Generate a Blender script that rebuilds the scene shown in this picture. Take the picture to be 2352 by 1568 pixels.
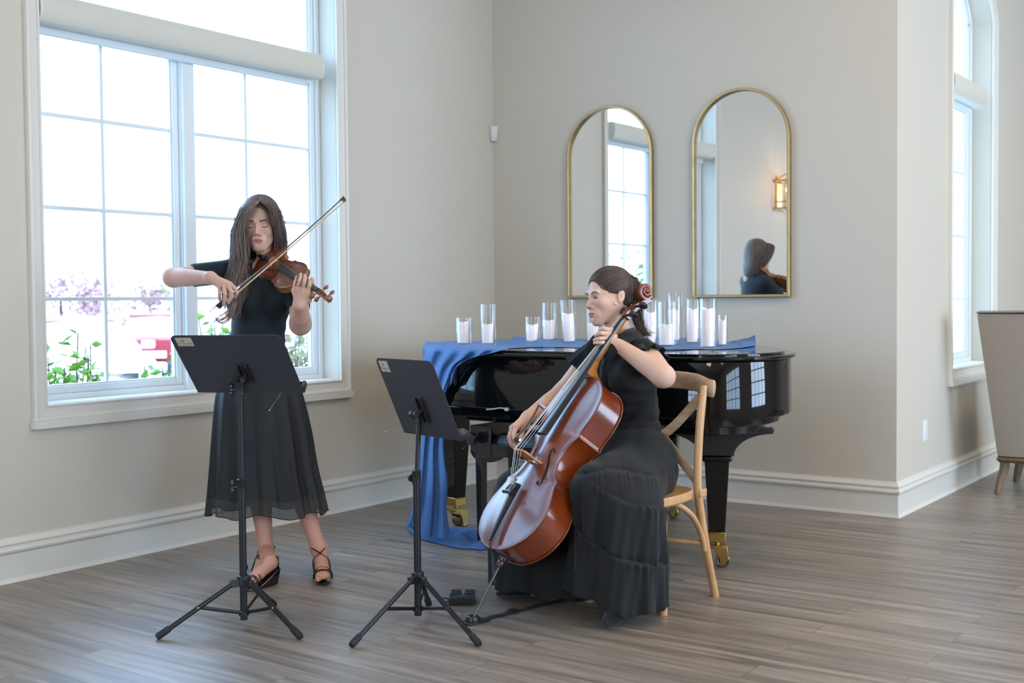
import bpy, math, random
import numpy as np
from mathutils import Vector, Matrix
PI = math.pi
for o in list(bpy.data.objects):
    bpy.data.objects.remove(o)
SC = bpy.context.scene
C = SC.collection

# ---------------------------------------------------------------- camera
CAM = np.array([4.7461, -6.4525, 1.2])
CR = np.array([0.81399, 0.58083, -0.00879])
CU = np.array([-0.01314, 0.03355, 0.99935])
CF = np.cross(CU, CR)
CR = CR / np.linalg.norm(CR); CF = CF / np.linalg.norm(CF); CU = np.cross(CR, CF)
FPX = 2738.6
cd = bpy.data.cameras.new('camera'); cam = bpy.data.objects.new('camera', cd); C.objects.link(cam)
cd.sensor_width = 36; cd.lens = FPX / 2352 * 36; cd.clip_start = .05; cd.clip_end = 300
cam.matrix_world = Matrix([[CR[0], CU[0], -CF[0], CAM[0]], [CR[1], CU[1], -CF[1], CAM[1]],
                           [CR[2], CU[2], -CF[2], CAM[2]], [0, 0, 0, 1]])
cd.dof.use_dof = True; cd.dof.focus_distance = 4.8; cd.dof.aperture_fstop = 3.2
SC.camera = cam
SC.view_settings.view_transform = 'Standard'; SC.view_settings.look = 'None'
SC.view_settings.exposure = -0.13; SC.view_settings.gamma = 1; SC.view_settings.use_curve_mapping = False
SC.cycles.use_denoising = True
SC.cycles.max_bounces = 8; SC.cycles.diffuse_bounces = 4; SC.cycles.glossy_bounces = 5
SC.cycles.transparent_max_bounces = 16; SC.cycles.transmission_bounces = 8
SC.cycles.caustics_reflective = False; SC.cycles.caustics_refractive = False
SC.cycles.sample_clamp_indirect = 6

# ---------------------------------------------------------------- sky and lights
wd = bpy.data.worlds.new('sky'); SC.world = wd; wd.use_nodes = True
bg = wd.node_tree.nodes['Background']
bg.inputs['Color'].default_value = (.36, .63, 1, 1); bg.inputs['Strength'].default_value = 11

def add_light(name, kind, loc, rot, energy, color, size=None, size_y=None, portal=False):
    l = bpy.data.lights.new(name, kind); l.energy = energy; l.color = color
    if kind == 'AREA':
        l.shape = 'RECTANGLE'; l.size = size; l.size_y = size_y or size
        if portal: l.cycles.is_portal = True
    elif size is not None and kind == 'SUN': l.angle = size
    elif size is not None: l.shadow_soft_size = size
    o = bpy.data.objects.new(name, l); C.objects.link(o); o.location = loc; o.rotation_euler = rot
    return o
# the sun stands high behind the house: it lights the car park, not the room
add_light('sun', 'SUN', (3, 0, 12), (math.radians(12), math.radians(32), 0), 8.0, (1, .82, .6), math.radians(.6))
add_light('portal', 'AREA', (-.2, -2.43, 1.98), (0, -PI/2, 0), 1, (1, 1, 1), 2.44, 1.86, True)
add_light('portal', 'AREA', (2.5, 1.5, 2.1), (0, -PI/2, 0), 1, (1, 1, 1), 2.7, .95, True)
# fill lights added in the unseen windows, boosting the skylight; the first is warm
FILL_COOL = (.92, .96, 1)
add_light('fill_area_light', 'AREA', (9.1, -5.0, 1.9), (0, PI/2, 0), 70, (1, .85, .66), 2.6, 3.2)
add_light('fill_area_light', 'AREA', (9.1, .5, 1.9), (0, PI/2, 0), 185, FILL_COOL, 2.6, 3.2)
add_light('fill_area_light', 'AREA', (2.6, -11.1, 1.8), (PI/2, 0, 0), 90, (.9, .95, 1), 2.4, 2.4)
# warm fill lights added below the ceiling, no fixtures modelled
WARM = (1, .76, .48)
for lx, ly in ((3.4, -2.0), (6.0, -3.6), (5.0, -8.6), (7.4, -6.6), (6.0, 1.5)):
    add_light('warm_fill_light', 'AREA', (lx, ly, 3.93), (0, 0, 0), 38, WARM, .9, .9)

def at(px, py, dep):
    return CAM + (CF + CR * ((px - 1176) / FPX) - CU * ((py - 784) / FPX)) * dep
def on_z(px, py, z):
    d = at(px, py, 1) - CAM
    return CAM + d * ((z - CAM[2]) / d[2])
def depth_of(p):
    return float((np.asarray(p, float) - CAM) @ CF)

# ---------------------------------------------------------------- materials
def lin(r, g, b):
    f = lambda c: (c / 255 / 12.92) if c / 255 <= .04045 else ((c / 255 + .055) / 1.055) ** 2.4
    return (f(r), f(g), f(b), 1)
_M = {}
def mat(name, col, rough=.5, metal=0., spec=.5, coat=0., noise=None, bump=None, trans=0., sss=0., sheen=0., ior=1.5, alpha=1., emit=None, attr=False, coat_rough=.05):
    """noise=(scale, amount, stretch xyz), bump=(scale, strength, stretch)"""
    if name in _M: return _M[name]
    m = bpy.data.materials.new(name); m.use_nodes = True; nt = m.node_tree; N = nt.nodes; L = nt.links
    b = N['Principled BSDF']
    b.inputs['Base Color'].default_value = col; b.inputs['Roughness'].default_value = rough
    b.inputs['Metallic'].default_value = metal; b.inputs['Specular IOR Level'].default_value = spec
    b.inputs['Coat Weight'].default_value = coat; b.inputs['Coat Roughness'].default_value = coat_rough
    b.inputs['Transmission Weight'].default_value = trans; b.inputs['IOR'].default_value = ior
    b.inputs['Alpha'].default_value = alpha
    if sss:
        b.inputs['Subsurface Weight'].default_value = sss; b.inputs['Subsurface Radius'].default_value = (1, .35, .2)
        b.inputs['Subsurface Scale'].default_value = .012
    if sheen: b.inputs['Sheen Weight'].default_value = sheen; b.inputs['Sheen Roughness'].default_value = .4
    if emit:
        b.inputs['Emission Color'].default_value = emit[0]; b.inputs['Emission Strength'].default_value = emit[1]
    src = None
    if attr:
        a = N.new('ShaderNodeAttribute'); a.attribute_name = 'Col'; src = a.outputs['Color']; L.new(src, b.inputs['Base Color'])
    def nz(scale, st, det=4):
        tc = N.new('ShaderNodeTexCoord'); mp = N.new('ShaderNodeMapping'); mp.inputs['Scale'].default_value = st
        n = N.new('ShaderNodeTexNoise'); n.inputs['Scale'].default_value = scale; n.inputs['Detail'].default_value = det
        L.new(tc.outputs['Object'], mp.inputs['Vector']); L.new(mp.outputs['Vector'], n.inputs['Vector']); return n
    if noise:
        n = nz(noise[0], noise[2] if len(noise) > 2 else (1, 1, 1))
        mr = N.new('ShaderNodeMapRange'); mr.inputs['From Min'].default_value = .3; mr.inputs['From Max'].default_value = .7
        mr.inputs['To Min'].default_value = 1 - noise[1]; mr.inputs['To Max'].default_value = 1 + noise[1]
        L.new(n.outputs['Fac'], mr.inputs['Value'])
        mx = N.new('ShaderNodeMix'); mx.data_type = 'RGBA'; mx.blend_type = 'MULTIPLY'; mx.inputs['Factor'].default_value = 1
        mx.inputs[6].default_value = col
        if src: L.new(src, mx.inputs[6])
        L.new(mr.outputs['Result'], mx.inputs[7]); L.new(mx.outputs[2], b.inputs['Base Color'])
    if bump:
        n = nz(bump[0], bump[2] if len(bump) > 2 else (1, 1, 1))
        bp = N.new('ShaderNodeBump'); bp.inputs['Strength'].default_value = bump[1]; bp.inputs['Distance'].default_value = .002
        L.new(n.outputs['Fac'], bp.inputs['Height']); L.new(bp.outputs['Normal'], b.inputs['Normal'])
    _M[name] = m
    return m

def glass_mat(name, tint=(1, 1, 1, 1), refl=.07):
    m = bpy.data.materials.new(name); m.use_nodes = True; nt = m.node_tree; N = nt.nodes; L = nt.links
    N.remove(N['Principled BSDF']); out = N['Material Output']
    t = N.new('ShaderNodeBsdfTransparent'); t.inputs['Color'].default_value = tint
    g = N.new('ShaderNodeBsdfGlossy'); g.inputs['Roughness'].default_value = .02
    lw = N.new('ShaderNodeLayerWeight'); lw.inputs['Blend'].default_value = .18
    mr = N.new('ShaderNodeMapRange'); mr.inputs['To Min'].default_value = refl * .3; mr.inputs['To Max'].default_value = min(1, refl * 9)
    mx = N.new('ShaderNodeMixShader')
    L.new(lw.outputs['Facing'], mr.inputs['Value']); L.new(mr.outputs['Result'], mx.inputs['Fac'])
    L.new(t.outputs[0], mx.inputs[1]); L.new(g.outputs[0], mx.inputs[2]); L.new(mx.outputs[0], out.inputs['Surface'])
    _M[name] = m
    return m

# ---------------------------------------------------------------- mesh helpers
class MB:
    def __init__(s): s.v = []; s.f = []; s.m = []; s.n = 0; s.cur = 0; s.c = None
    def add(s, V, Fs, col=None):
        V = np.asarray(V, float).reshape(-1, 3); b = s.n
        s.v.append(V); s.n += len(V)
        s.f += [tuple(int(i) + b for i in f) for f in Fs]; s.m += [s.cur] * len(Fs)
        return s
    def box(s, lo, hi, M=None):
        x0, y0, z0 = lo; x1, y1, z1 = hi
        V = np.array([(x0, y0, z0), (x1, y0, z0), (x1, y1, z0), (x0, y1, z0), (x0, y0, z1), (x1, y0, z1), (x1, y1, z1), (x0, y1, z1)], float)
        if M is not None: V = V @ M[:3, :3].T + M[:3, 3]
        return s.add(V, [(0, 3, 2, 1), (4, 5, 6, 7), (0, 1, 5, 4), (1, 2, 6, 5), (2, 3, 7, 6), (3, 0, 4, 7)])
    def grid(s, P, cu=False, cv=False):
        """P (nu, nv, 3)"""
        nu, nv = P.shape[:2]; F_ = []
        for i in range(nu if cu else nu - 1):
            for j in range(nv if cv else nv - 1):
                i2 = (i + 1) % nu; j2 = (j + 1) % nv
                F_.append((i * nv + j, i2 * nv + j, i2 * nv + j2, i * nv + j2))
        return s.add(P.reshape(-1, 3), F_)
    def tube(s, pts, r, n=10, caps=True, flat=None, up=None, closed=False):
        """tube along pts with radius r (number or list); flat=(a,b) multiplies the two cross axes"""
        pts = np.asarray(pts, float); k = len(pts); r = np.full(k, r) if np.isscalar(r) else np.asarray(r, float)
        T = np.gradient(pts, axis=0)
        if closed: T = np.roll(pts, -1, 0) - np.roll(pts, 1, 0)
        T /= np.linalg.norm(T, axis=1)[:, None] + 1e-12
        if up is None: up = np.array([0, 0, 1.]) if abs(T[0][2]) < .9 else np.array([1., 0, 0])
        u = np.cross(np.asarray(up, float), T[0]); u /= np.linalg.norm(u) + 1e-12
        ang = np.linspace(0, 2 * PI, n, endpoint=False); P = np.zeros((k, n, 3)); fa, fb = flat or (1, 1)
        for i in range(k):
            u = u - (u @ T[i]) * T[i]; u /= np.linalg.norm(u) + 1e-12; w = np.cross(T[i], u)
            P[i] = pts[i] + r[i] * (np.cos(ang)[:, None] * u * fa + np.sin(ang)[:, None] * w * fb)
        b = s.n; s.grid(P, cu=closed, cv=True)
        if caps and not closed:
            s.f.append(tuple(b + j for j in range(n))[::-1]); s.m.append(s.cur)
            s.f.append(tuple(b + (k - 1) * n + j for j in range(n))); s.m.append(s.cur)
        return s
    def rod(s, a, b, r, n=12, r2=None): return s.tube([a, b], [r, r if r2 is None else r2], n)
    def lathe(s, prof, o=(0, 0, 0), ax=(0, 0, 1), n=24, caps=True):
        """prof list of (radius, height)"""
        ax = np.asarray(ax, float); ax = ax / np.linalg.norm(ax)
        u = np.cross(ax, (0, 0, 1.) if abs(ax[2]) < .9 else (1., 0, 0)); u /= np.linalg.norm(u); w = np.cross(ax, u)
        a = np.linspace(0, 2 * PI, n, endpoint=False)
        P = np.array([[np.asarray(o, float) + ax * h + r * (math.cos(t) * u + math.sin(t) * w) for t in a] for r, h in prof])
        b = s.n; s.grid(P, cv=True); k = len(prof)
        if caps:
            s.f.append(tuple(b + j for j in range(n))[::-1]); s.m.append(s.cur)
            s.f.append(tuple(b + (k - 1) * n + j for j in range(n))); s.m.append(s.cur)
        return s
    def prism(s, poly, d0, d1, M=None, axes=(0, 1, 2)):
        """poly 2-D outline in the plane of axes[0], axes[1]; extruded along axes[2] from d0 to d1"""
        k = len(poly); V = np.zeros((2 * k, 3))
        for q, d in enumerate((d0, d1)):
            for i, (a, b) in enumerate(poly):
                V[q * k + i, axes[0]] = a; V[q * k + i, axes[1]] = b; V[q * k + i, axes[2]] = d
        if M is not None: V = V @ M[:3, :3].T + M[:3, 3]
        F_ = [tuple(range(k))[::-1], tuple(range(k, 2 * k))] + [(i, (i + 1) % k, k + (i + 1) % k, k + i) for i in range(k)]
        return s.add(V, F_)
    def ball(s, c, r, n=12, M=None):
        r = np.full(3, r) if np.isscalar(r) else np.asarray(r, float)
        th = np.linspace(1e-3, PI - 1e-3, n); ph = np.linspace(0, 2 * PI, 2 * n, endpoint=False)
        P = np.array([[(math.sin(a) * math.cos(b), math.sin(a) * math.sin(b), math.cos(a)) for b in ph] for a in th]) * r
        if M is not None: P = P @ M[:3, :3].T
        return s.grid(P + np.asarray(c, float), cv=True)
    def build(s, name, material, parent=None, smooth=True, bevel=0, angle=.7, sub=0, seg=2, M=None):
        V = np.concatenate(s.v) if s.v else np.zeros((0, 3))
        if M is not None: V = V @ M[:3, :3].T + M[:3, 3]
        me = bpy.data.meshes.new(name); me.from_pydata(V.tolist(), [], s.f)
        mats = material if isinstance(material, (list, tuple)) else [material]
        for m in mats: me.materials.append(m)
        if len(mats) > 1: me.polygons.foreach_set('material_index', s.m)
        bm_fix(me)
        if smooth:
            me.polygons.foreach_set('use_smooth', [True] * len(me.polygons)); me.set_sharp_from_angle(angle=angle)
        o = bpy.data.objects.new(name, me); C.objects.link(o)
        if parent is not None: o.parent = parent
        if bevel:
            b = o.modifiers.new('bevel', 'BEVEL'); b.width = bevel; b.segments = seg; b.limit_method = 'ANGLE'; b.angle_limit = .6
        if sub:
            q = o.modifiers.new('sub', 'SUBSURF'); q.levels = sub; q.render_levels = sub
        return o
import bmesh
def bm_fix(me):
    bm = bmesh.new(); bm.from_mesh(me); bmesh.ops.recalc_face_normals(bm, faces=bm.faces); bm.to_mesh(me); bm.free()
def frame(o, x=None, y=None, z=None):
    """4x4 from origin and two or three axes"""
    o = np.asarray(o, float)
    nrm = lambda v: np.asarray(v, float) / np.linalg.norm(v)
    if x is not None and y is not None: x = nrm(x); z = nrm(np.cross(x, y)); y = np.cross(z, x)
    elif x is not None and z is not None: z = nrm(z); x = nrm(np.asarray(x, float) - (np.asarray(x, float) @ z) * z); y = np.cross(z, x)
    else: z = nrm(z); y = nrm(np.asarray(y, float) - (np.asarray(y, float) @ z) * z); x = np.cross(y, z)
    M = np.eye(4); M[:3, 0] = x; M[:3, 1] = y; M[:3, 2] = z; M[:3, 3] = o
    return M
def root(name, loc, label, cat, group=None, M=None):
    o = bpy.data.objects.new(name, None); C.objects.link(o); o.empty_display_size = .1
    if M is not None: o.matrix_world = Matrix(M.tolist())
    else: o.location = [float(q) for q in loc]
    return tag(o, label, cat, group)
def tag(o, label, cat, group=None, kind=None):
    o['label'] = label; o['category'] = cat
    if group: o['group'] = group
    if kind: o['kind'] = kind
    return o
def struct(o):
    o['kind'] = 'structure'; return o
def keep(o, parent):
    """parent o (already in world coordinates) without moving it"""
    o.parent = parent
    bpy_mw = parent.matrix_world if parent.type == 'EMPTY' else parent.matrix_world
    o.matrix_parent_inverse = Matrix(parent_inv(parent))
    return o
def parent_inv(p):
    m = Matrix.LocRotScale(p.location, p.rotation_euler if p.rotation_mode != 'QUATERNION' else p.rotation_quaternion, p.scale)
    return m.inverted()
def copy_tree(o, parent=None):
    c = o.copy(); C.objects.link(c); c.parent = parent
    if parent is not None: c.matrix_parent_inverse = o.matrix_parent_inverse
    for ch in [x for x in bpy.data.objects if x.parent is o]: copy_tree(ch, c)
    return c
def catmull(P, n=8, closed=False):
    P = np.asarray(P, float); k = len(P); out = []
    rng = range(k if closed else k - 1)
    for i in rng:
        if closed: p0, p1, p2, p3 = P[(i - 1) % k], P[i], P[(i + 1) % k], P[(i + 2) % k]
        else: p0, p1, p2, p3 = P[max(i - 1, 0)], P[i], P[i + 1], P[min(i + 2, k - 1)]
        for t in np.linspace(0, 1, n, endpoint=False):
            out.append(.5 * ((2 * p1) + (-p0 + p2) * t + (2 * p0 - 5 * p1 + 4 * p2 - p3) * t * t + (-p0 + 3 * p1 - 3 * p2 + p3) * t ** 3))
    if not closed: out.append(P[-1])
    return np.array(out)
def vnoise(x, seed=0):
    """smooth 1-D noise"""
    x = np.asarray(x, float); i = np.floor(x).astype(int); f = x - i; f = f * f * (3 - 2 * f)
    h = lambda k: np.modf(np.abs(np.sin((k + seed * 37.1) * 12.9898) * 43758.5453))[0] * 2 - 1
    return h(i) * (1 - f) + h(i + 1) * f
# where the two instruments stand: origin, rotation, size
CELLO_O = [2.0937, -2.8716, 0.2676]
CELLO_R = [0.90734, 0.1984, -0.37063, -0.41481, 0.5657, -0.71268, 0.06827, 0.80038, 0.59559]
CELLO_S = [1.022, 1.034, 1.033]
VIOLIN_O = [0.6543, -2.7158, 1.4139]
VIOLIN_R = [-0.33999, 0.92979, 0.14107, -0.68654, -0.14288, -0.71291, -0.6427, -0.33923, 0.68692]
# ================================================================ the room
W = 2.6955
wall_m = mat('wall_paint', lin(206, 196, 179), .62, bump=(220, .06))
trim_m = mat('trim_paint', lin(222, 216, 204), .35)
ceil_m = mat('ceiling_paint', lin(235, 232, 225), .8)
vinyl_m = mat('window_vinyl', lin(226, 230, 230), .35)
pane_m = glass_mat('window_glass', refl=.05)

def floor_mat():
    m = bpy.data.materials.new('plank_floor'); m.use_nodes = True; nt = m.node_tree; N = nt.nodes; L = nt.links
    b = N['Principled BSDF']; tc = N.new('ShaderNodeTexCoord')
    br = N.new('ShaderNodeTexBrick'); br.offset = .37; br.squash = 1
    br.inputs['Scale'].default_value = 1; br.inputs['Brick Width'].default_value = 1.2; br.inputs['Row Height'].default_value = .15
    br.inputs['Mortar Size'].default_value = .0011; br.inputs['Mortar Smooth'].default_value = .3
    br.inputs['Color1'].default_value = (.0, .0, .0, 1); br.inputs['Color2'].default_value = (1, 1, 1, 1); br.inputs['Bias'].default_value = 0
    L.new(tc.outputs['Object'], br.inputs['Vector'])
    # per-plank shift of the grain
    sx = N.new('ShaderNodeSeparateXYZ'); L.new(tc.outputs['Object'], sx.inputs[0])
    ad = N.new('ShaderNodeMath'); ad.operation = 'MULTIPLY_ADD'; L.new(br.outputs['Color'], ad.inputs[0]); ad.inputs[1].default_value = 7; L.new(sx.outputs['X'], ad.inputs[2])
    cb = N.new('ShaderNodeCombineXYZ'); L.new(ad.outputs[0], cb.inputs['X']); L.new(sx.outputs['Y'], cb.inputs['Y'])
    def nz(st, sc, det, dist=0):
        mp = N.new('ShaderNodeMapping'); mp.inputs['Scale'].default_value = st
        n = N.new('ShaderNodeTexNoise'); n.inputs['Scale'].default_value = sc; n.inputs['Detail'].default_value = det; n.inputs['Distortion'].default_value = dist
        L.new(cb.outputs[0], mp.inputs[0]); L.new(mp.outputs[0], n.inputs['Vector']); return n
    n1 = nz((.55, 9, 1), 2.2, 6, .5); n2 = nz((1.3, 30, 1), 3, 5, .3)
    cr = N.new('ShaderNodeValToRGB'); e = cr.color_ramp.elements
    e[0].position = .33; e[0].color = lin(92, 84, 77); e[1].position = .67; e[1].color = lin(166, 152, 138)
    q = e.new(.5); q.color = lin(134, 121, 109)
    mx = N.new('ShaderNodeMix'); mx.data_type = 'FLOAT'; mx.inputs['Factor'].default_value = .3
    L.new(n1.outputs['Fac'], mx.inputs[2]); L.new(n2.outputs['Fac'], mx.inputs[3]); L.new(mx.outputs[0], cr.inputs['Fac'])
    v = N.new('ShaderNodeMix'); v.data_type = 'RGBA'; v.blend_type = 'MULTIPLY'; v.inputs['Factor'].default_value = 1
    mr = N.new('ShaderNodeMapRange'); mr.inputs['To Min'].default_value = .9; mr.inputs['To Max'].default_value = 1.08
    L.new(br.outputs['Color'], mr.inputs['Value']); L.new(cr.outputs['Color'], v.inputs[6]); L.new(mr.outputs[0], v.inputs[7])
    dk = N.new('ShaderNodeMix'); dk.data_type = 'RGBA'; L.new(br.outputs['Fac'], dk.inputs['Factor'])
    L.new(v.outputs[2], dk.inputs[6]); dk.inputs[7].default_value = lin(62, 54, 48)
    L.new(dk.outputs[2], b.inputs['Base Color'])
    r = N.new('ShaderNodeMapRange'); r.inputs['To Min'].default_value = .30; r.inputs['To Max'].default_value = .44
    L.new(n2.outputs['Fac'], r.inputs['Value']); L.new(r.outputs[0], b.inputs['Roughness'])
    bp = N.new('ShaderNodeBump'); bp.inputs['Strength'].default_value = .25; bp.inputs['Distance'].default_value = .001
    L.new(n2.outputs['Fac'], bp.inputs['Height']); L.new(bp.outputs['Normal'], b.inputs['Normal'])
    b.inputs['Specular IOR Level'].default_value = 1.0
    return m
XR, YB, YN, ZC = 9.0, -11.0, 7.0, 4.0
struct(MB().prism([(-.2, YB - .2), (XR + .2, YB - .2), (XR + .2, YN), (W - .2, YN), (W - .2, .2), (-.2, .2)], -.12, 0).build('floor', floor_mat(), smooth=False))
struct(MB().prism([(-.2, YB - .2), (XR + .2, YB - .2), (XR + .2, YN), (W - .2, YN), (W - .2, .2), (-.2, .2)], ZC, ZC + .15).build('ceiling', ceil_m, smooth=False))
# left wall with window_1 opening
y0, y1, z0, z1 = -3.36, -1.50, .755, 3.2
m = MB(); m.box((-.22, YB, 0), (0, y0, ZC)); m.box((-.22, y1, 0), (0, .22, ZC)); m.box((-.22, y0, 0), (0, y1, z0)); m.box((-.22, y0, z1), (0, y1, ZC))
struct(m.build('wall_left', wall_m, smooth=False))
struct(MB().box((0, 0, 0), (W - .22, .22, ZC)).build('wall_back', wall_m, smooth=False))
# return wall right of the piano, with the arched window_2
a0, a1, b0, b1 = 1.04, 1.99, .755, 3.03
ym = (a0 + a1) / 2; ra = (a1 - a0) / 2
m = MB(); m.box((W - .22, .0, 0), (W, a0, ZC)); m.box((W - .22, a1, 0), (W, YN, ZC)); m.box((W - .22, a0, 0), (W, a1, b0))
ARISE = .29; AR = (ra * ra + ARISE * ARISE) / (2 * ARISE)
def seg(o, n=25):
    """segmental arch over window_2, offset outwards by o"""
    p0 = math.asin(min(1, (ra + o) / (AR + o))); return [(ym + (AR + o) * math.sin(t), b1 + ARISE - AR + (AR + o) * math.cos(t)) for t in np.linspace(p0, -p0, n)]
arc = seg(0)
m.prism(arc + [(a0, ZC), (a1, ZC)], W - .22, W, axes=(1, 2, 0))
struct(m.build('wall_return', wall_m, smooth=False))
# the rest of the hall, behind and beside the camera
m = MB(); m.box((W, YN, 0), (XR + .2, YN + .2, ZC)); struct(m.build('wall_north', wall_m, smooth=False))
m = MB(); wy = [(-6.6, -3.4), (-1.1, 2.1)]
ys = [YB] + [q for w in wy for q in w] + [YN]
for i in range(0, len(ys), 2): m.box((XR, ys[i], 0), (XR + .2, ys[i + 1], ZC))
for w in wy: m.box((XR, w[0], 0), (XR + .2, w[1], .6)); m.box((XR, w[0], 3.2), (XR + .2, w[1], ZC))
struct(m.build('wall_right', wall_m, smooth=False))
m = MB(); m.box((-.2, YB - .2, 0), (1.4, YB, ZC)); m.box((3.8, YB - .2, 0), (XR + .2, YB, ZC)); m.box((1.4, YB - .2, 0), (3.8, YB, .6)); m.box((1.4, YB - .2, 3.0), (3.8, YB, ZC))
struct(m.build('wall_rear', wall_m, smooth=False))

# baseboards
BP = [(0, 0), (.024, 0), (.022, .006), (.014, .018), (.013, .03), (.013, .122), (.017, .126), (.024, .133), (.026, .141), (.022, .149), (.014, .153), (.014, .158), (.018, .162), (.02, .168), (.014, .178), (.007, .186), (.006, .191), (0, .193)]
def baseboard(name, fn):
    P = np.array([[fn(d, z, e) for e in (0, 1)] for d, z in BP])
    return struct(MB().grid(P, cu=True).build(name, trim_m, angle=.5))
baseboard('baseboard_left', lambda d, z, e: (d, YB if e else -d, z))
baseboard('baseboard_back', lambda d, z, e: ((W + d) if e else d, -d, z))
baseboard('baseboard_right', lambda d, z, e: (W + d, YN if e else -d, z))

def sash_window(name, X, yl, yr, z0, z1, cols, muntz, muny, s=-1, arch=None, extra=()):
    """vinyl window set back in the wall at plane X; s=-1: outside is towards -x"""
    r = bpy.data.objects.new(name, None); C.objects.link(r); struct(r); r.location = (X, (yl + yr) / 2, z0)
    P = lambda mb, n, mt, **k: keep(mb.build(n, mt, **k), r)
    xg = X - .165; m = MB()
    def fr(a, b, c, d, t, x0, x1):   # rectangular ring
        m.box((x0, a, c), (x1, a + t, d)); m.box((x0, b - t, c), (x1, b, d)); m.box((x0, a + t, c), (x1, b - t, c + t)); m.box((x0, a + t, d - t), (x1, b - t, d))
    for (a, b, c, d) in cols:
        fr(a, b, c, d, .03, X - .20, X - .125); fr(a + .03, b - .03, c + .03, d - .03, .035, X - .185, X - .14)
        fr(a + .065, b - .065, c + .065, d - .065, .008, X - .175, X - .15)
    for bx in extra: m.box(*bx)
    P(m, 'window_frame', vinyl_m, bevel=.003)
    g = MB(); mu = MB()
    for (a, b, c, d) in cols:
        g.box((xg - .004, a + .066, c + .066), (xg + .004, b - .066, d - .066))
    for (ya, yb, z) in muntz: mu.box((xg - .009, ya, z - .0085), (xg + .009, yb, z + .0085))
    for (za, zb, y) in muny: mu.box((xg - .0082, y - .0085, za), (xg + .0082, y + .0085, zb))
    P(g, 'window_pane', pane_m, smooth=False); P(mu, 'muntin', vinyl_m, bevel=.002)
    return r, P
def casing(P, X, yl, yr, z0, z1, arch=False):
    c = MB(); n = 24
    def ring(o, x, i=0.0):
        """frame outline offset outward by o (i: bottom offset)"""
        if not arch: return [(x, yr + o, z0 - o - i), (x, yr + o, z1 + o), (x, yl - o, z1 + o), (x, yl - o, z0 - o - i)]
        return [(x, yr + o, z0 - o - i)] + [(x, a, b) for a, b in seg(o)] + [(x, yl - o, z0 - o - i)]
    prof = [(0, -.002), (0, .012), (.006, .016), (.012, .014), (.016, .008), (.052, .012), (.054, .024), (.06, .028), (.068, .028), (.072, .022), (.072, 0)]
    G = np.array([ring(o, X + d) for o, d in prof])
    c.grid(G, cv=True)
    # projecting lower ledge
    c.box((X, yl - .082, z0 - .105), (X + .034, yr + .082, z0 - .07)); c.box((X, yl - .075, z0 - .07), (X + .022, yr + .075, z0 - .055))
    P(c, 'casing', trim_m, bevel=.002, angle=.5)
    s = MB()
    s.box((X - .13, yl, z0 - .012), (X + .004, yr, z0 + .004)); P(s, 'window_sill', trim_m, bevel=.003)
# window_1
c1 = (-3.36, -2.465, .755, 2.50); c2 = (-2.455, -1.50, .755, 2.50); top = (-3.36, -1.50, 2.50, 3.2)
r, P = sash_window('window_1', 0, y0, y1, z0, z1, [c1, c2, top],
    [(-3.295, -2.53, q) for q in (1.222, 1.643, 2.067)] + [(-2.39, -1.565, q) for q in (1.222, 1.643, 2.067)],
    [(.82, 2.44, -2.93), (.82, 2.44, -2.03)], extra=[((-.19, -2.49, .755), (-.105, -2.425, 2.5))])
casing(P, 0, y0, y1, z0, z1)
def valance(name, label, X, ya, yb, z, h=.135):
    rt = root(name, (X, (ya + yb) / 2, z), label, 'blind')
    prof = [(-.075, 0)] + [(-.075 + .062 + .028 * math.sin(t), h / 2 - h / 2 * math.cos(t)) for t in np.linspace(.12, PI - .12, 14)] + [(-.075, h)]
    fab = mat('blind_fabric', lin(214, 208, 192), .7, bump=(300, .1))
    m = MB(); m.prism([(X + a, z + b) for a, b in prof], ya + .012, yb - .012, axes=(0, 2, 1)); keep(m.build('valance', fab, angle=.6), rt)
    m = MB(); prof2 = [(X + a * 1.02 , z + b) for a, b in prof]
    for e in (ya, yb - .012): m = MB(); m.prism(prof2, e, e + .012, axes=(0, 2, 1)); keep(m.build('end_cap', trim_m, angle=.6), rt)
    m = MB(); m.box((X - .098, ya + .04, z - .035), (X - .082, yb - .04, z + .02)); keep(m.build('bottom_rail', vinyl_m, bevel=.006), rt)
    return rt
valance('roller_blind', 'long cream roller blind cassette across the wide window behind the violinist', 0, y0 + .005, -1.60, 2.44)
# window_2
r, P = sash_window('window_2', W, a0, a1, b0, b1, [(a0, a1, .755, 2.5)],
    [(a0 + .06, a1 - .06, q) for q in (1.18, 1.6, 2.02)], [(.82, 2.44, ym)])
m = MB()
def arch_ring(ro, t, x0, x1):
    o_ = seg(ro - ra); i_ = seg(ro - ra - t)
    G = np.array([[(x0, *p) for p in o_], [(x1, *p) for p in o_], [(x1, *p) for p in i_], [(x0, *p) for p in i_]]); m.grid(G, cu=True)
for t0, t, xa, xb in ((0, .03, .2, .125), (.03, .035, .185, .14)):
    arch_ring(ra - t0, t, W - xa, W - xb)
    for yy in (a0 + t0, a1 - t0 - t): m.box((W - xa, yy, 2.5), (W - xb, yy + t, b1))
P(m, 'window_frame', vinyl_m, bevel=.002)
g = MB(); g.prism(seg(-.06) + [(a0 + .06, 2.56), (a1 - .06, 2.56)], W - .169, W - .161, axes=(1, 2, 0))
P(g, 'window_pane', pane_m, smooth=False)
casing(P, W, a0, a1, b0, b1, arch=True)
valance('roller_blind', 'short cream roller blind cassette in the narrow arched window at right', W, a0 + .02, a1 - .14, 2.44)
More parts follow.
